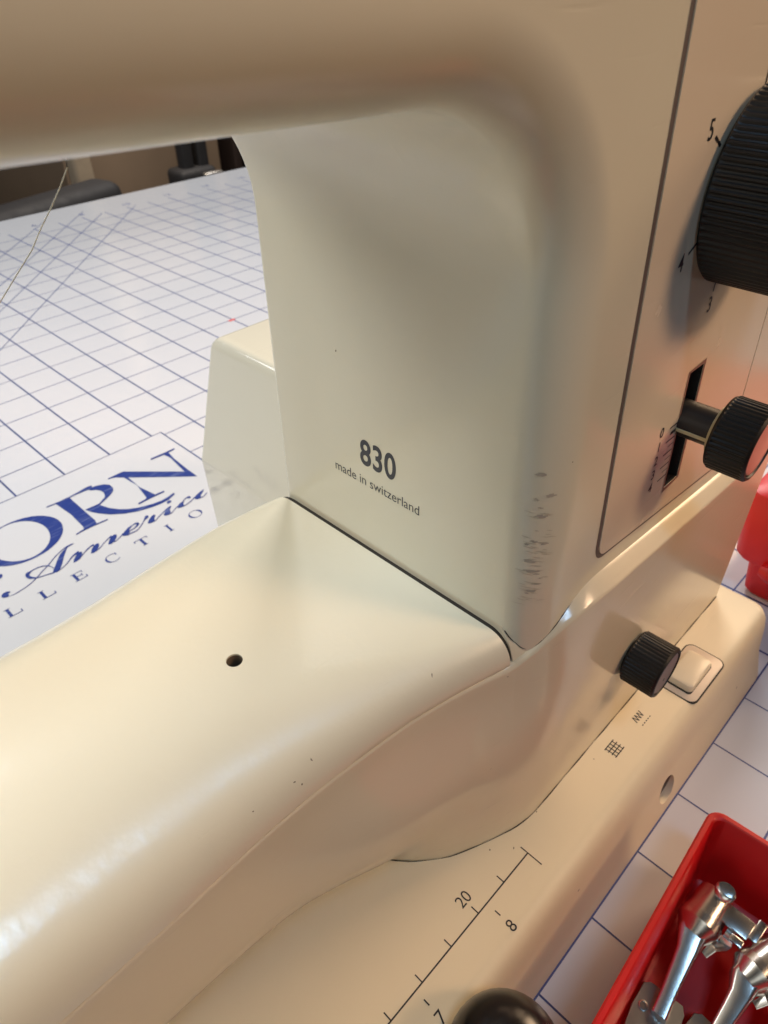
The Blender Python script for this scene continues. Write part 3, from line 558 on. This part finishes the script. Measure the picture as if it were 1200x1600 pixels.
# column and beam: the C-shaped upper housing
ZB, RC = 19.62, 2.6
path = []
for k in range(16): path.append(((-24+(24-RC)*k/16, ZB+.036*(24-RC)*(1-k/16)), (0, -1)))
for k in range(19):
    a = math.radians(90-90*k/18); c, s = math.cos(a), math.sin(a)
    path.append(((-RC+RC*c, ZB-RC+RC*s), (-c, -s)))
for k in range(1, 25): path.append(((0, ZB-RC-(ZB-RC-9.0)*k/24), (-1, 0)))
loops = []
XR, ZT = 12.1, 31.0
for i, ((px, pz), n) in enumerate(path):
    if i < 16: out = (px, ZT)
    elif i < 35:
        t = (i-16)/18.0; L1 = XR+RC; L2 = ZT-(ZB-RC); d = t*(L1+L2)
        out = (-RC+d, ZT) if d < L1 else (XR, ZT-(d-L1))
    else: out = (XR, pz)
    r = .85
    def P(o, dy, fy=None):
        x, z = px-n[0]*o, pz-n[1]*o
        return (x, (F(z)+dy) if fy is None else fy, z)
    lp = [P(.25, 0, 10.15)]
    for k in range(1, 6):
        a = math.radians(90*k/5); lp.append(P(.18*(1-math.sin(a)), 0, 10.15-.18*(1-math.cos(a))))
    for k in range(1, 7): lp.append(P(0, 0, 9.95+(F(pz)+r-9.95)*k/7))
    N_ = 14
    for k in range(N_+1):
        a = math.radians(90*k/N_); lp.append(P(r*1.15*(1-math.cos(a)), r*(1-math.sin(a))))
    ix, iz = px-n[0]*r*1.15, pz-n[1]*r*1.15
    for k in (.15, .4, .7, 1):
        x, z = ix+(out[0]-ix)*k, iz+(out[1]-iz)*k; lp.append((x, F(z), z))
    lp.append((out[0], 10.15, out[1]))
    loops.append(lp)
v, f = stack(loops)
body = mesh_obj('column_and_beam', v, f, M_BODY, sm, 40)
SL = (4.93, 5.58, 11.34, 14.16)                            # lever slot on the panel
cut(body, bm_obj('cutter', box_bm(SL[0], SL[1], 1, 3.7, SL[2], SL[3]), None))
# control panel plate with its rubber gasket
def onp(x, z, off): return (x, F(z)-off, z)
cr = .42
outl = [(2.14, 30)]
for k in range(9):
    a = math.radians(180+ (90-7)*k/8); outl.append((2.14+cr+cr*math.cos(a), 11.30+cr*math.sin(a)+.02))
zb0 = outl[-1][1]; xb0 = outl[-1][0]
outl += [(3.1+.9*k, zb0-(3.1+.9*k-xb0)*.105) for k in range(7)]
bx, bz = 8.74, zb0-(8.74-xb0)*.105
gl = [onp(x, z, .004) for x, z in outl+[(bx, bz), (11.8, bz-.3)]]
ws = [.125]+[.125]*5+[.11, .09, .07, .055]+[.045]*9
dense = [onp(2.14, 30-(30-11.5)*k/20, .004) for k in range(20)]+gl[1:]
wd = [.125]*20+ws[1:]
mesh_obj('panel_gasket', *strip(dense, wd[:len(dense)], (0, -1, 0)), M_GASKET, sm, 0)
pin = [(2.215, 30)]+[(2.14+cr+(cr-.07)*math.cos(math.radians(180+83*k/8)), 11.32+(cr-.05)*math.sin(math.radians(180+83*k/8))) for k in range(9)]
pin += [(8.74, pin[-1][1]-(8.74-pin[-1][0])*.105), (8.74, 30)]
pl = [[onp(x, z, .02) for x, z in pin], [onp(x, z, -.05) for x, z in pin]]
v, f = stack(pl)
panel = mesh_obj('control_panel', v, f, M_PANEL, sm, 30)
cut(panel, bm_obj('cutter', box_bm(SL[0], SL[1], 1, 4, SL[2], SL[3]), None))
p2 = [(8.80, 30), (8.80, pin[-2][1]+.01), (11.9, pin[-2][1]-.3), (11.9, 30)]
mesh_obj('side_panel', *stack([[onp(x, z, .02) for x, z in p2], [onp(x, z, -.05) for x, z in p2]]), M_PANEL, sm, 30)
# slot liner and bezel
x0, x1, z0, z1 = SL
ln = [(x0, F(z0)-.01, z0), (x1, F(z0)-.01, z0), (x1, F(z1)-.01, z1), (x0, F(z1)-.01, z1)]
lb = [(a, 3.6, c) for a, b, c in ln]
e = .004
sl_v, sl_f = stack([[(a+(e if a < 5.2 else -e), b, c+(e if c < 12 else -e)) for a, b, c in ln], [(a+(e if a < 5.2 else -e), b, c+(e if c < 12 else -e)) for a, b, c in lb]], cap0=False)
mesh_obj('slot_liner', sl_v, sl_f, M_INK, sm, 0)
bz_o = [onp(x0-.06, z0-.10, .028), onp(x1+.07, z0-.05, .028), onp(x1+.07, z1+.09, .028), onp(x0-.06, z1+.05, .028)]
bz_i = [onp(x0, z0, .028), onp(x1, z0, .028), onp(x1, z1, .028), onp(x0, z1, .028)]
mesh_obj('slot_bezel', bz_o+bz_i, [(k, (k+1) % 4, 4+(k+1) % 4, 4+k) for k in range(4)], plain('bezel_brown', (.20, .115, .09), .4), sm, 0)
rail = box_bm(5.30, 5.36, 2.9, 3.3, z0+.02, z1-.02); bm_obj('slot_rail', rail, M_STEEL, sm, 0)

# panel print: scale beside the slot, dial numbers
PX, PY = (1, 0, 0), (0, .042, 1)
tk = []
for k in range(5):
    z = 13.06-.325*k
    tk.append(strip([onp(4.46 if k else 4.52, z, .026), onp(4.86, z, .026)], .035, (0, -1, 0)))
for k in range(4):
    z = 12.90-.325*k
    tk.append(strip([onp(4.60, z, .026), onp(4.86, z, .026)], .085 if k == 0 else .022, (0, -1, 0)))
mesh_obj('scale_tick_print', *merge(tk), M_INK, sm, 0)
for k in range(5):
    text_mesh('scale_digit_print', str(k), .33, M_INK, sm, onp(4.15, 13.13-.345*k-.12, .026), PX, PY, bold=.012)
DX, DZ, DR = 5.28, 17.64, 1.64
for d, a in (('5', 148), ('4', 205), ('3', 265), ('2', 322), ('1', 20), ('0', 90)):
    c, s = math.cos(math.radians(a)), math.sin(math.radians(a))
    mesh_obj('dial_tick_print', *strip([onp(DX+(DR-.1)*c, DZ+(DR-.1)*s, .026), onp(DX+(DR+.22)*c, DZ+(DR+.22)*s, .026)], .055, (0, -1, 0)), M_INK, sm, 0)
    text_mesh('dial_digit_print', d, .44, M_INK, sm, onp(DX+(DR+.46)*c, DZ+(DR+.46)*s-.15, .026), PX, PY, squeeze=.9, bold=.008)

# knobs
yb = F(DZ)-.03
v, f = lathe_y(DX, DZ, [(1.50, yb, 0), (1.60, yb-.03, 0), (DR, yb-.08, 0), (DR, yb-.16, 1), (DR, yb-1.25, 1), (DR-.08, yb-1.36, 0), (DR-.3, yb-1.4, 0), (.2, yb-1.4, 0)], ridges=84, depth=.035)
dial = mesh_obj('stitch_dial', v, f, M_BLACK, sm, 28)
lv = bpy.data.objects.new('lever', None); COL.objects.link(lv); lv.parent = sm; lv.matrix_parent_inverse = sm.matrix_basis.inverted(); lv.empty_display_size = .01
LZ = 13.0
v, f = lathe_y(5.25, LZ, [(.40, 3.3, 0), (.40, 1.9, 0)], 32); mesh_obj('lever_shaft', v, f, M_STEM, lv)
bm_obj('lever_pointer', box_bm(4.84, 5.1, 1.9, 2.66, LZ-.14, LZ-.06, .01), M_BRASS, lv)
v, f = lathe_y(5.25, LZ, [(.52, 1.97, 0), (.52, 1.86, 0)], 32); mesh_obj('lever_washer', v, f, M_BRASS, lv)
LR = .80
v, f = lathe_y(5.25, LZ, [(.6, 1.88, 0), (LR-.04, 1.86, 0), (LR, 1.80, 0), (LR, 1.76, 1), (LR, 1.10, 1), (LR, 1.05, 0), (LR-.05, 1.0, 0), (LR-.10, 1.0, 0), (LR-.12, 1.05, 0), (.2, 1.05, 0)], ridges=46, depth=.03)
mesh_obj('lever_knob', v, f, M_BLACK, lv, 28)
v, f = lathe_y(5.25, LZ, [(LR-.14, 1.06, 0), (LR-.16, 1.02, 0), (.1, 1.0, 0)], 40); mesh_obj('lever_knob_cap', v, f, M_SILVER, lv)
KX, KZ, KR = 4.9, 6.06, .745
v, f = lathe_y(KX, KZ, [(.5, 2.3, 0), (.5, 2.13, 0), (KR-.05, 2.13, 0), (KR, 2.08, 0), (KR, 2.04, 1), (KR, 1.28, 1), (KR, 1.22, 0), (KR-.04, 1.17, 0), (KR-.09, 1.16, 0), (KR-.11, 1.22, 0), (.1, 1.22, 0)], ridges=42, depth=.028)
fk = mesh_obj('feed_knob', v, f, M_BLACK, sm, 28)
v, f = lathe_y(KX, KZ, [(KR-.12, 1.23, 0), (KR-.14, 1.19, 0), (.05, 1.185, 0)], 40); mesh_obj('feed_knob_cap', v, f, M_CAP, fk)
v, f = lathe_y(KX-.05, KZ-.2, [(.05, 1.2, 0), (.05, 1.18, 0)], 12); mesh_obj('feed_knob_dot', v, f, M_INK, fk)

# release button in its plate on the bed
def slab(pts, z0, z1, b):
    cx = sum(p[0] for p in pts)/len(pts); cy = sum(p[1] for p in pts)/len(pts)
    def ins(d): 
        out = []
        for x, y in pts:
            l = math.hypot(x-cx, y-cy); out.append((x-(x-cx)/l*d, y-(y-cy)/l*d))
        return out
    return stack([[(x, y, z0) for x, y in pts], [(x, y, z1-b) for x, y in pts], [(x, y, z1-b*.3) for x, y in ins(b*.3)], [(x, y, z1) for x, y in ins(b)]])
mesh_obj('button_gap', *slab(rrect(7.14, 9.44, .66, 1.95, .28), Z_BED-.05, Z_BED+.006, .003), M_SEAM, sm)
mesh_obj('button_plate', *slab(rrect(7.18, 9.40, .70, 1.91, .25), Z_BED-.05, Z_BED+.02, .012), M_BTNPLATE, sm)
mesh_obj('button_well', *slab(rrect(7.40, 8.98, .93, 1.75, .12), Z_BED, Z_BED+.024, .003), M_SEAM, sm)
mesh_obj('release_button', *slab(rrect(7.47, 8.96, .945, 1.76, .16), Z_BED, Z_BED+.27, .10), M_BUTTON, sm)

# marks printed on the bed: ruler and feed symbols
zr = Z_BED+.004; YR = 1.68
rl = [strip([(-24, YR, zr), (0, YR, zr)], .035, (0, 0, 1)), strip([(0, YR-.42, zr+.001), (0, YR+.22, zr+.001)], .03, (0, 0, 1))]
for k in range(1, 24): rl.append(strip([(-k, YR, zr+.001), (-k, YR+.22, zr+.001)], .03, (0, 0, 1)))
for inch in range(1, 9):
    x = inch*2.54-22; rl.append(strip([(x, YR-.40, zr), (x, YR-.24, zr)], .032, (0, 0, 1)))
mesh_obj('ruler_print', *merge(rl), M_INK, sm, 0)
for n in (5, 10, 15, 20): text_mesh('ruler_number_print', str(n), .40, M_INK, sm, (n-22, YR+.33, zr), (1, 0, 0), (0, 1, 0))
for n in range(1, 9): text_mesh('ruler_number_print', str(n), .40, M_INK, sm, (n*2.54-22, YR-.85, zr), (1, 0, 0), (0, 1, 0))
g = []
for k in range(4):
    g.append(strip([(4.01+.115*k, 1.45, zr), (4.01+.115*k, 1.84, zr)], .03, (0, 0, 1)))
    g.append(strip([(3.95, 1.475+.115*k, zr+.001), (4.43, 1.475+.115*k, zr+.001)], .03, (0, 0, 1)))
mesh_obj('mesh_symbol_print', *merge(g), M_INK, sm, 0)
zz = []; pts = [(5.42+.06*k, 1.60 if k % 2 == 0 else 1.80, zr) for k in range(8)]
for a, b in zip(pts, pts[1:]): zz.append(strip([a, b], .03, (0, 0, 1)))
for k in range(5): zz.append(strip([(5.44+.105*k, 1.45, zr), (5.50+.105*k, 1.45, zr)], .03, (0, 0, 1)))
mesh_obj('stitch_symbol_print', *merge(zz), M_INK, sm, 0)

# model mark on the inner face of the column (faces -x)
text_mesh('model_number_print', '830', .88, M_NAVY, sm, (-.004, 6.78, 12.30), (0, -1, 0), (0, 0, 1), bold=.022, squeeze=.78, spacing=1.05)
text_mesh('origin_print', 'made in switzerland', .355, M_NAVY, sm, (-.004, 6.86, 11.75), (0, -1, 0), (0, 0, 1), squeeze=.9, bold=-.002)

# bare-metal chips along the rounded edge of the column
def edge_point(z, a, r):                                   # point on the rounding, a in degrees from the inner face
    c, s = math.cos(math.radians(a)), math.sin(math.radians(a))
    x = r*1.15*(1-c); return Vector((x, F(z)+r*(1-s), z)), Vector((-c, -s, 0)).normalized()
rc = random.Random(5)
for (z, a, w, h_) in ((13.91, 38, .20, .08), (13.39, 36, .13, .06), (13.46, 52, .17, .09), (13.21, 42, .13, .04), (13.03, 42, .26, .08),
                      (12.45, 38, .16, .06), (12.40, 50, .20, .08), (12.38, 30, .10, .05), (11.97, 36, .26, .09), (11.74, 38, .28, .07), (11.66, 45, .14, .04),
                      (11.41, 46, .20, .03), (11.23, 40, .22, .06), (11.17, 36, .12, .05), (12.7, 40, .10, .02), (11.86, 46, .16, .018), (11.55, 50, .1, .02)):
    r = .85
    pts = []; m = 15
    for k in range(m):
        t = 2*math.pi*k/m; q = .45+.75*rc.random()
        da = math.degrees(w/2*math.cos(t)*q/r); dz = h_/2*math.sin(t)*q-.12*w/2*math.cos(t)
        p, nn = edge_point(z+dz, a+da, r); pts.append(p+nn*.006)
    c0, nn = edge_point(z, a, r)
    mesh_obj('paint_chip', [tuple(c0+nn*.006)]+[tuple(p) for p in pts], [(0, 1+k, 1+(k+1) % m) for k in range(m)], M_CHIP, sm, 60)

rub = []
for k in range(46):
    z = rc.uniform(10.9, 13.2); a = rc.uniform(24, 58); w = rc.uniform(.08, .34); pts = []
    for q in range(5):
        p, nn = edge_point(z+rc.uniform(-.008, .008)-.05*w*q, a+math.degrees(w*(q/4-.5)/.85), .85); pts.append(p+nn*.004)
    rub.append(strip([tuple(p) for p in pts], [.002, .012, .016, .010, .002], (-.7, -.7, 0)))
mesh_obj('rub_marks', *merge(rub), plain('rubbed_enamel', (.56, .50, .38), .5), sm, 0)
under = []
for k in range(40):
    if k < 24: a = 12+78*k/23; x, y = .85*1.15*(1-math.cos(math.radians(a))), F(10.1)+.85*(1-math.sin(math.radians(a)))
    else: x, y = .9775+.45*(k-23)/16, F(10.1)
    lp_ = ledge_pts(x)[4:7]; zi = lp_[0][1]
    for (ya, za), (yb_, zb_) in zip(lp_, lp_[1:]):
        if ya <= y <= yb_: zi = za+(zb_-za)*(y-ya)/max(1e-6, yb_-ya)
    under.append((x-.004, y-.004, zi+.004))
mesh_obj('column_seam', *tube(under, [(.010+.003*math.sin(k))*min(1, (39.5-k)/14) for k in range(40)], 6), M_SEAM, sm)

NICKS = [((-4.42, 4.2, 9.38), (-0.22, -0.69, 0.69)), ((-4.87, 4.17, 9.21), (-0.18, -0.78, 0.6)), ((-4.77, 4.09, 9.12), (-0.19, -0.86, 0.47)), ((-5.71, 4.3, 9.14), (-0.14, -0.76, 0.63)), ((-1.71, 3.67, 9.79), (-0.25, -0.58, 0.78)), ((0, 7.9, 14.7), (-1, 0, 0)), ((0.7, 2.76, 14.06), (-0.24, -0.97, 0.04)), ((-0.2, 2.88, 9.07), (-0.39, -0.92, 0)), ((3.49, 1.89, 2.99), (0, 0, 1)), ((1.07, 2.16, 2.99), (0, 0, 1)), ((-0.14, 2.01, 2.99), (0, 0, 1)), ((-0.6, 2.42, 2.99), (0, 0, 1)), ((-2.87, 4.71, 9.98), (-0.1, -0.19, 0.98)), ((-1.03, 4.89, 10), (0, 0, 1)), ((-4.12, 3.73, 7.5), (-0.24, -0.96, 0.16)), ((8.38, 0.85, 3.01), (0, 0, 1)), ((6.84, 0.45, 2.21), (0, -0.99, 0.12)), ((-1.57, 3.3, 8.46), (-0.28, -0.95, 0.12)), ((-5.42, 6.33, 10.02), (-0.04, -0.09, 1)), ((-3.91, 3.6, 7.13), (-0.26, -0.95, 0.16)), ((-4.52, 4.7, 9.71), (-0.16, -0.43, 0.89)), ((1.65, 2.21, 4.88), (-0.04, -1, 0.01))]
for k, (p, n) in enumerate(NICKS[:12]):                          # single knocks in the enamel
    p, n = Vector(p), Vector(n).normalized()
    if n.dot(CAM-p) < 0: n = -n
    u = n.orthogonal().normalized(); w = n.cross(u); q = rc.uniform(0, 6.28)
    u, w = u*math.cos(q)+w*math.sin(q), w*math.cos(q)-u*math.sin(q)
    ra, rb = rc.uniform(.018, .045), rc.uniform(.010, .022); m = 9
    pts = [p+n*.006+u*ra*math.cos(6.283*t/m)*rc.uniform(.6, 1.2)+w*rb*math.sin(6.283*t/m)*rc.uniform(.6, 1.2) for t in range(m)]
    mesh_obj('paint_nick', [tuple(p+n*.006)]+[tuple(x) for x in pts], [(0, 1+t, 1+(t+1) % m) for t in range(m)], M_NICK, sm, 0)
# motor cover behind the column
mc = []
for z, x_in, yback in ((0.0, 2.72, 19.0), (5.80, 2.5, 18.95), (5.90, 2.50, 18.93), (6.0, 2.52, 18.9), (10.5, 3.1, 17.92), (10.68, 3.14, 17.84), (10.80, 3.22, 17.74), (10.86, 3.32, 17.64), (10.88, 3.44, 17.52)):
    pts = rrect(x_in, 11, 9.4, yback, .22, 6); mc.append([(x, y, z) for x, y in pts])
v, f = stack(mc)
mesh_obj('motor_cover', v, f, M_MOTOR, sm, 30)

# ------------------------------------------------------------------ thread from the needle side
th = [(-3.90, 9, 18.9), (-3.96, 9, 18.56), (-4.14, 9.0, 18.33), (-4.35, 9, 18.09), (-4.58, 9.0, 17.85), (-4.79, 9, 17.6), (-5.12, 9, 17.31), (-5.46, 9, 17.01), (-6.2, 9, 16.3), (-8, 9, 14.2), (-10, 9, 10.6)]
t_o = mesh_obj('thread', *tube(th, .009, 6), M_THREAD)
tag(t_o, 'fine pale yellow thread hanging from under the machine beam over the mat', 'thread')

# ------------------------------------------------------------------ red tray with presser feet
TY = math.radians(2.6)
tray = thing('accessory_tray', 'open red plastic tray in the lower right corner holding chrome presser feet', 'tray', (0, -4, 0))
def trp(x, y, z): # tray frame: corner at (4.35,-1.15), rotated
    dx, dy = x, y; c, s = math.cos(TY), math.sin(TY)
    return (4.45+dx*c-dy*s, -1.12+dx*s+dy*c, z)
TL, TW, TH = 12.0, 6.6, 3.0
def tl(ins, z, r): return [trp(x, y, z) for x, y in rrect(-TL+ins, -ins, -TW+ins, -ins, r, 6)]
v, f = stack([tl(.38, .02, .3), tl(.10, 2.7, .35), tl(.06, 2.76, .36), tl(0, 2.80, .4), tl(0, 2.95, .4), tl(.05, 3.0, .36), tl(.15, 3.0, .3), tl(.2, 2.95, .28), tl(.44, .34, .2), tl(.55, .26, .15)])
mesh_obj('tray_shell', v, f, M_RED, tray, 40)

def obox(c, ax, hs, bev=.03, seg=2):
    bm = box_bm(-hs[0], hs[0], -hs[1], hs[1], -hs[2], hs[2], bev, seg)
    for v in bm.verts: v.co = c+ax[0]*v.co.x+ax[1]*v.co.y+ax[2]*v.co.z
    return bm
def bar(pts, halfs, side, r=.35):
    """bar of rounded-rectangle section along pts; side = width direction"""
    P = [Vector(p) for p in pts]; loops = []
    for i, p in enumerate(P):
        t = (P[min(i+1, len(P)-1)]-P[max(i-1, 0)]).normalized(); s_ = (side-t*side.dot(t)).normalized(); u = s_.cross(t)
        w, h_ = halfs[i]
        loops.append([tuple(p+s_*x+u*y) for x, y in rrect(-w, w, -h_, h_, min(w, h_)*r, 3)])
    return stack(loops)
def foot(name, label, A, B, E):
    t = thing(name, label, 'presser foot', A, 'chrome presser feet in the red tray')
    A, B, E = Vector(A), Vector(B), Vector(E)
    d = (B-A).normalized(); up = Vector((0, 0, 1)); side = -d.cross(up).normalized(); n = up-d*up.dot(d); n.normalize()
    AX = (d, side, n)
    L = (B-A).length
    # socket: thick half-round barrel with flat ends and a step
    loops = []
    for s_, r in ((-.20, .42), (-.16, .46), (L*.72, .50), (L*.74, .53), (L+.02, .53), (L+.08, .49), (L+.34, .34)):
        lp = []
        for k in range(24):
            a = 2*math.pi*k/24; ca, sa = math.cos(a), math.sin(a)
            sa2 = max(sa, -.55)                                       # flat underside
            lp.append(tuple(A+d*s_+side*r*ca+n*r*sa2))
        loops.append(lp)
    mesh_obj('socket', *stack(loops), M_CHROME, t, 24)
    # shank: bent bar tapering to the sole
    mid = (B+E)/2+n*.16
    q = [B-d*.1, B+d*.30, B+(mid-B)*.62+n*.03, mid, E+(mid-E)*.45+up*.03, E+up*.1, E+up*.02]
    v, f = bar([tuple(p) for p in q], [(.38, .36), (.35, .29), (.26, .19), (.22, .15), (.19, .13), (.19, .12), (.19, .07)], side, .55)
    mesh_obj('shank', v, f, M_CHROME, t, 32)
    # pin head standing on the end of the socket
    c = A-d*.08+n*.43+side*.10
    v, f = stack([[tuple(c+n*h_*.7-d*h_*.5+(d*math.cos(2*math.pi*k/20)*.75+side*math.sin(2*math.pi*k/20))*r) for k in range(20)] for r, h_ in ((.15, -.2), (.15, .06), (.24, .08), (.26, .11), (.26, .22), (.21, .27))])
    mesh_obj('pin_head', v, f, M_CHROME, t, 30)
    # clamp: a plate across the top with two prongs round a notch
    cp = A+d*.16+side*.54+n*.28
    hk = bm_obj('clamp_plate', obox(cp, AX, (.26, .46, .07)), M_CHROME, t, 30)
    bm_obj('prong', obox(cp+side*.56-d*.14, AX, (.30, .11, .065)), M_CHROME, hk, 30)
    bm_obj('prong', obox(cp+side*.30+d*.42, AX, (.10, .16, .065)), M_CHROME, hk, 30)
    # spring clip under the clamp
    v, f = bar([tuple(A+d*.5+side*.62-n*.02), tuple(A+d*.62+side*.70-n*.16), tuple(B-d*.1+side*.68-n*.18), tuple(B+d*.16+side*.52-n*.05), tuple(B+d*.4+side*.46-n*.2)], [(.16, .05), (.15, .05), (.14, .05), (.12, .05), (.09, .04)], side, .6)
    mesh_obj('spring_clip', v, f, M_CHROME, t, 30)
    v, f = stack([[tuple(A+d*.42+side*(.56+h_)+n*.02+(d*math.cos(2*math.pi*k/16)+n*math.sin(2*math.pi*k/16))*r) for k in range(16)] for r, h_ in ((.17, 0), (.17, .14), (.13, .17))])
    mesh_obj('clamp_screw', v, f, M_STEEL, t, 30)
    # sole plate with toe slot and rivet
    e1 = (E-B); e1.z = 0; e1.normalize(); e2 = Vector((-e1.y, e1.x, 0))
    sp = [E+e1*a+e2*b_ for a, b_ in ((-.62, -.42), (-.5, -.56), (.1, -.62), (.62, -.6), (.98, -.44), (1.08, -.24), (1.06, -.08), (.35, -.08), (.30, 0), (.35, .08), (1.06, .08), (1.08, .24), (.95, .42), (.5, .52), (-.4, .5), (-.58, .4))]
    v, f = stack([[tuple(p+Vector((0, 0, -.16))) for p in sp], [tuple(p+Vector((0, 0, -.03))) for p in sp], [tuple(E+(p-E)*.975) for p in sp]])
    so = mesh_obj('sole', v, f, M_STEEL, t, 30)
    v, f = stack([[tuple(E+e1*.0-e2*.38+Vector((r*math.cos(2*math.pi*k/16), r*math.sin(2*math.pi*k/16), z))) for k in range(16)] for r, z in ((.12, -.01), (.12, .025), (.085, .03), (.08, .008))])
    mesh_obj('rivet', v, f, M_CHROME, so, 30)
    return t
foot('presser_foot', 'chrome presser foot lying in the red tray nearest the sewing machine', (3.05, -2.22, 1.45), (2.25, -2.17, 1.35), (.05, -2.42, .62))
foot('presser_foot', 'chrome presser foot in the red tray, second from the sewing machine', (2.85, -3.85, 1.45), (2.1, -3.62, 1.4), (.2, -3.55, .62))
foot('presser_foot', 'small chrome presser foot at the right picture edge in the red tray', (2.4, -5.0, 1.3), (1.6, -4.75, 1.2), (.3, -4.5, .55))

# red case standing beyond the end of the bed
rb = thing('accessory_case', 'red plastic case with overhanging lid standing behind the machine bed at right edge', 'case', (20, -1, 0))
def rl_(x0, y1, z, r=.5): return [(x, y, z) for x, y in rrect(x0, 27, -6-(y1-2.3), y1, r, 6)]
v, f = stack([rl_(16.75, 2.15, 0.0, .3), rl_(16.6, 2.35, .2, .4), rl_(16.5, 2.55, 1.7, .4)]); mesh_obj('case_body', v, f, M_RED, rb)
v, f = stack([rl_(16.5, 2.6, 1.66, .4), rl_(16.35, 2.95, 1.72, .5), rl_(16.28, 3.1, 1.9, .5), rl_(16.2, 3.38, 4.5, .5), rl_(16.3, 3.25, 4.8, .5), rl_(16.6, 2.95, 4.95, .5)]); mesh_obj('case_lid', v, f, M_RED, rb, 40)
v, f = tube([(16.2, 1.9, 1.75), (16.2, 1.5, 1.75), (16.2, -.4, 1.75), (16.2, -.8, 1.75)], [.25, .42, .42, .25], 14); mesh_obj('case_hinge', v, f, M_RED, rb, 40)

# black rounded knob standing at the front edge of the bed
kb = thing('hand_knob', 'glossy black rounded knob at the bottom edge, against the front of the machine bed', 'knob', (-4.2, -.9, 0))
lo = []
for k in range(15):
    t = k/14; a = math.radians(90*t)
    lo.append((1.2*math.cos(a)**.8 if t < 1 else .02, 3.3+1.22*math.sin(a)))
prof = [(.42, 0), (.45, .1), (.38, .3), (.36, 2.2), (.6, 2.75), (1.1, 3.08)]+lo
v, f = stack([[(-3.95+r*math.cos(2*math.pi*k/40), -.50+r*math.sin(2*math.pi*k/40), z) for k in range(40)] for r, z in prof])
mesh_obj('knob_head', v, f, M_BLACKG, kb, 60)

# ------------------------------------------------------------------ the room beyond the table
cab = thing('wooden_cabinet', 'dull brown cabinet front in the dark room beyond the table', 'cabinet', (75, 190, Z_FLOOR))
M_CAB = plain('brown_veneer', (.21, .155, .11), .5, scale=12)
bm_obj('cabinet_body', box_bm(66, 108, 172, 230, Z_FLOOR, 30, .5), M_CAB, cab)
bm_obj('cabinet_door', box_bm(67, 107, 170.6, 171.9, Z_FLOOR+6, 28, .4), M_CAB, cab)
M_POST = plain('beige_post_paint', (.42, .34, .25), .6)
post = bm_obj('wall_post', box_bm(58.6, 62.6, 150, 154, Z_FLOOR, 60, .8), M_POST); tag(post, 'pale beige upright post between the chair and the brown cabinet', 'post')
M_CHAIR = plain('black_chair_vinyl', (.012, .012, .015), .7)
ch = thing('office_chair', 'black office chair at the left beyond the mat', 'chair', (34, 150, Z_FLOOR))
def turned(bm, x, y, a):
    c, s = math.cos(a), math.sin(a)
    for v in bm.verts: v.co = Vector((x+v.co.x*c-v.co.y*s, y+v.co.x*s+v.co.y*c, v.co.z))
    return bm
for nm, bx in (('seat', (-24, 24, -23, 23, -36, -28, 3)), ('backrest', (-30, -24, -20, 20, -16, 40, 2.5)), ('back_support', (-29, -25, -4, 4, -34, -10, 1)), ('pedestal', (-3, 3, -3, 3, Z_FLOOR+6, -34, 1))):
    bm_obj(nm, turned(box_bm(*bx), 32, 150, .25), M_CHAIR, ch)
for sy in (-1, 1):
    bm_obj('armrest', turned(box_bm(-12, 19, sy*24-4, sy*24+4, -16, -10.5, 2.4), 32, 150, .25), M_CHAIR, ch)
    bm_obj('arm_post', turned(box_bm(2, 7, sy*24-2, sy*24+2, -34, -15, .8), 32, 150, .25), M_CHAIR, ch)
for k in range(5):
    a = math.radians(72*k)
    mesh_obj('base_leg', *tube([(32, 150, Z_FLOOR+9), (32+30*math.cos(a), 150+30*math.sin(a), Z_FLOOR+4)], [3, 2], 8), M_CHAIR, ch)
st = thing('equipment_stand', 'black upright stand with a clamp in front of the brown cabinet', 'stand', (86, 152, Z_FLOOR))
bm_obj('stand_post', box_bm(83.5, 86.2, 150, 153, Z_FLOOR+3, 40, .5), M_CHAIR, st)
bm_obj('stand_rod', box_bm(87.6, 90.2, 150, 153, Z_FLOOR+3, 40, .5), M_CHAIR, st)
bm_obj('stand_clamp', box_bm(81.4, 90.8, 148, 155, -24, -16.5, 1.2), M_CHAIR, st)
bm_obj('clamp_lever', box_bm(86.6, 91.4, 146.6, 148.2, -18.6, -17.4, .4), M_SILVER, st)
bm_obj('stand_foot', box_bm(74, 98, 140, 164, Z_FLOOR, Z_FLOOR+3, 1), M_CHAIR, st)
bk = thing('dark_bookcase', 'very dark bookcase end beside the machine column in the background', 'bookcase', (130, 190, Z_FLOOR))
M_DK = plain('black_brown_wood', (.03, .02, .018), .5)
bm_obj('bookcase_side', box_bm(112.5, 115, 172, 215, Z_FLOOR, 60, .3), M_DK, bk)
bm_obj('bookcase_back', box_bm(115.2, 180, 212, 215, Z_FLOOR, 60, .3), M_DK, bk)
for k in range(4): bm_obj('shelf', box_bm(115.2, 180, 172, 211.8, Z_FLOOR+8+30*k, Z_FLOOR+10.5+30*k, .3), M_DK, bk)
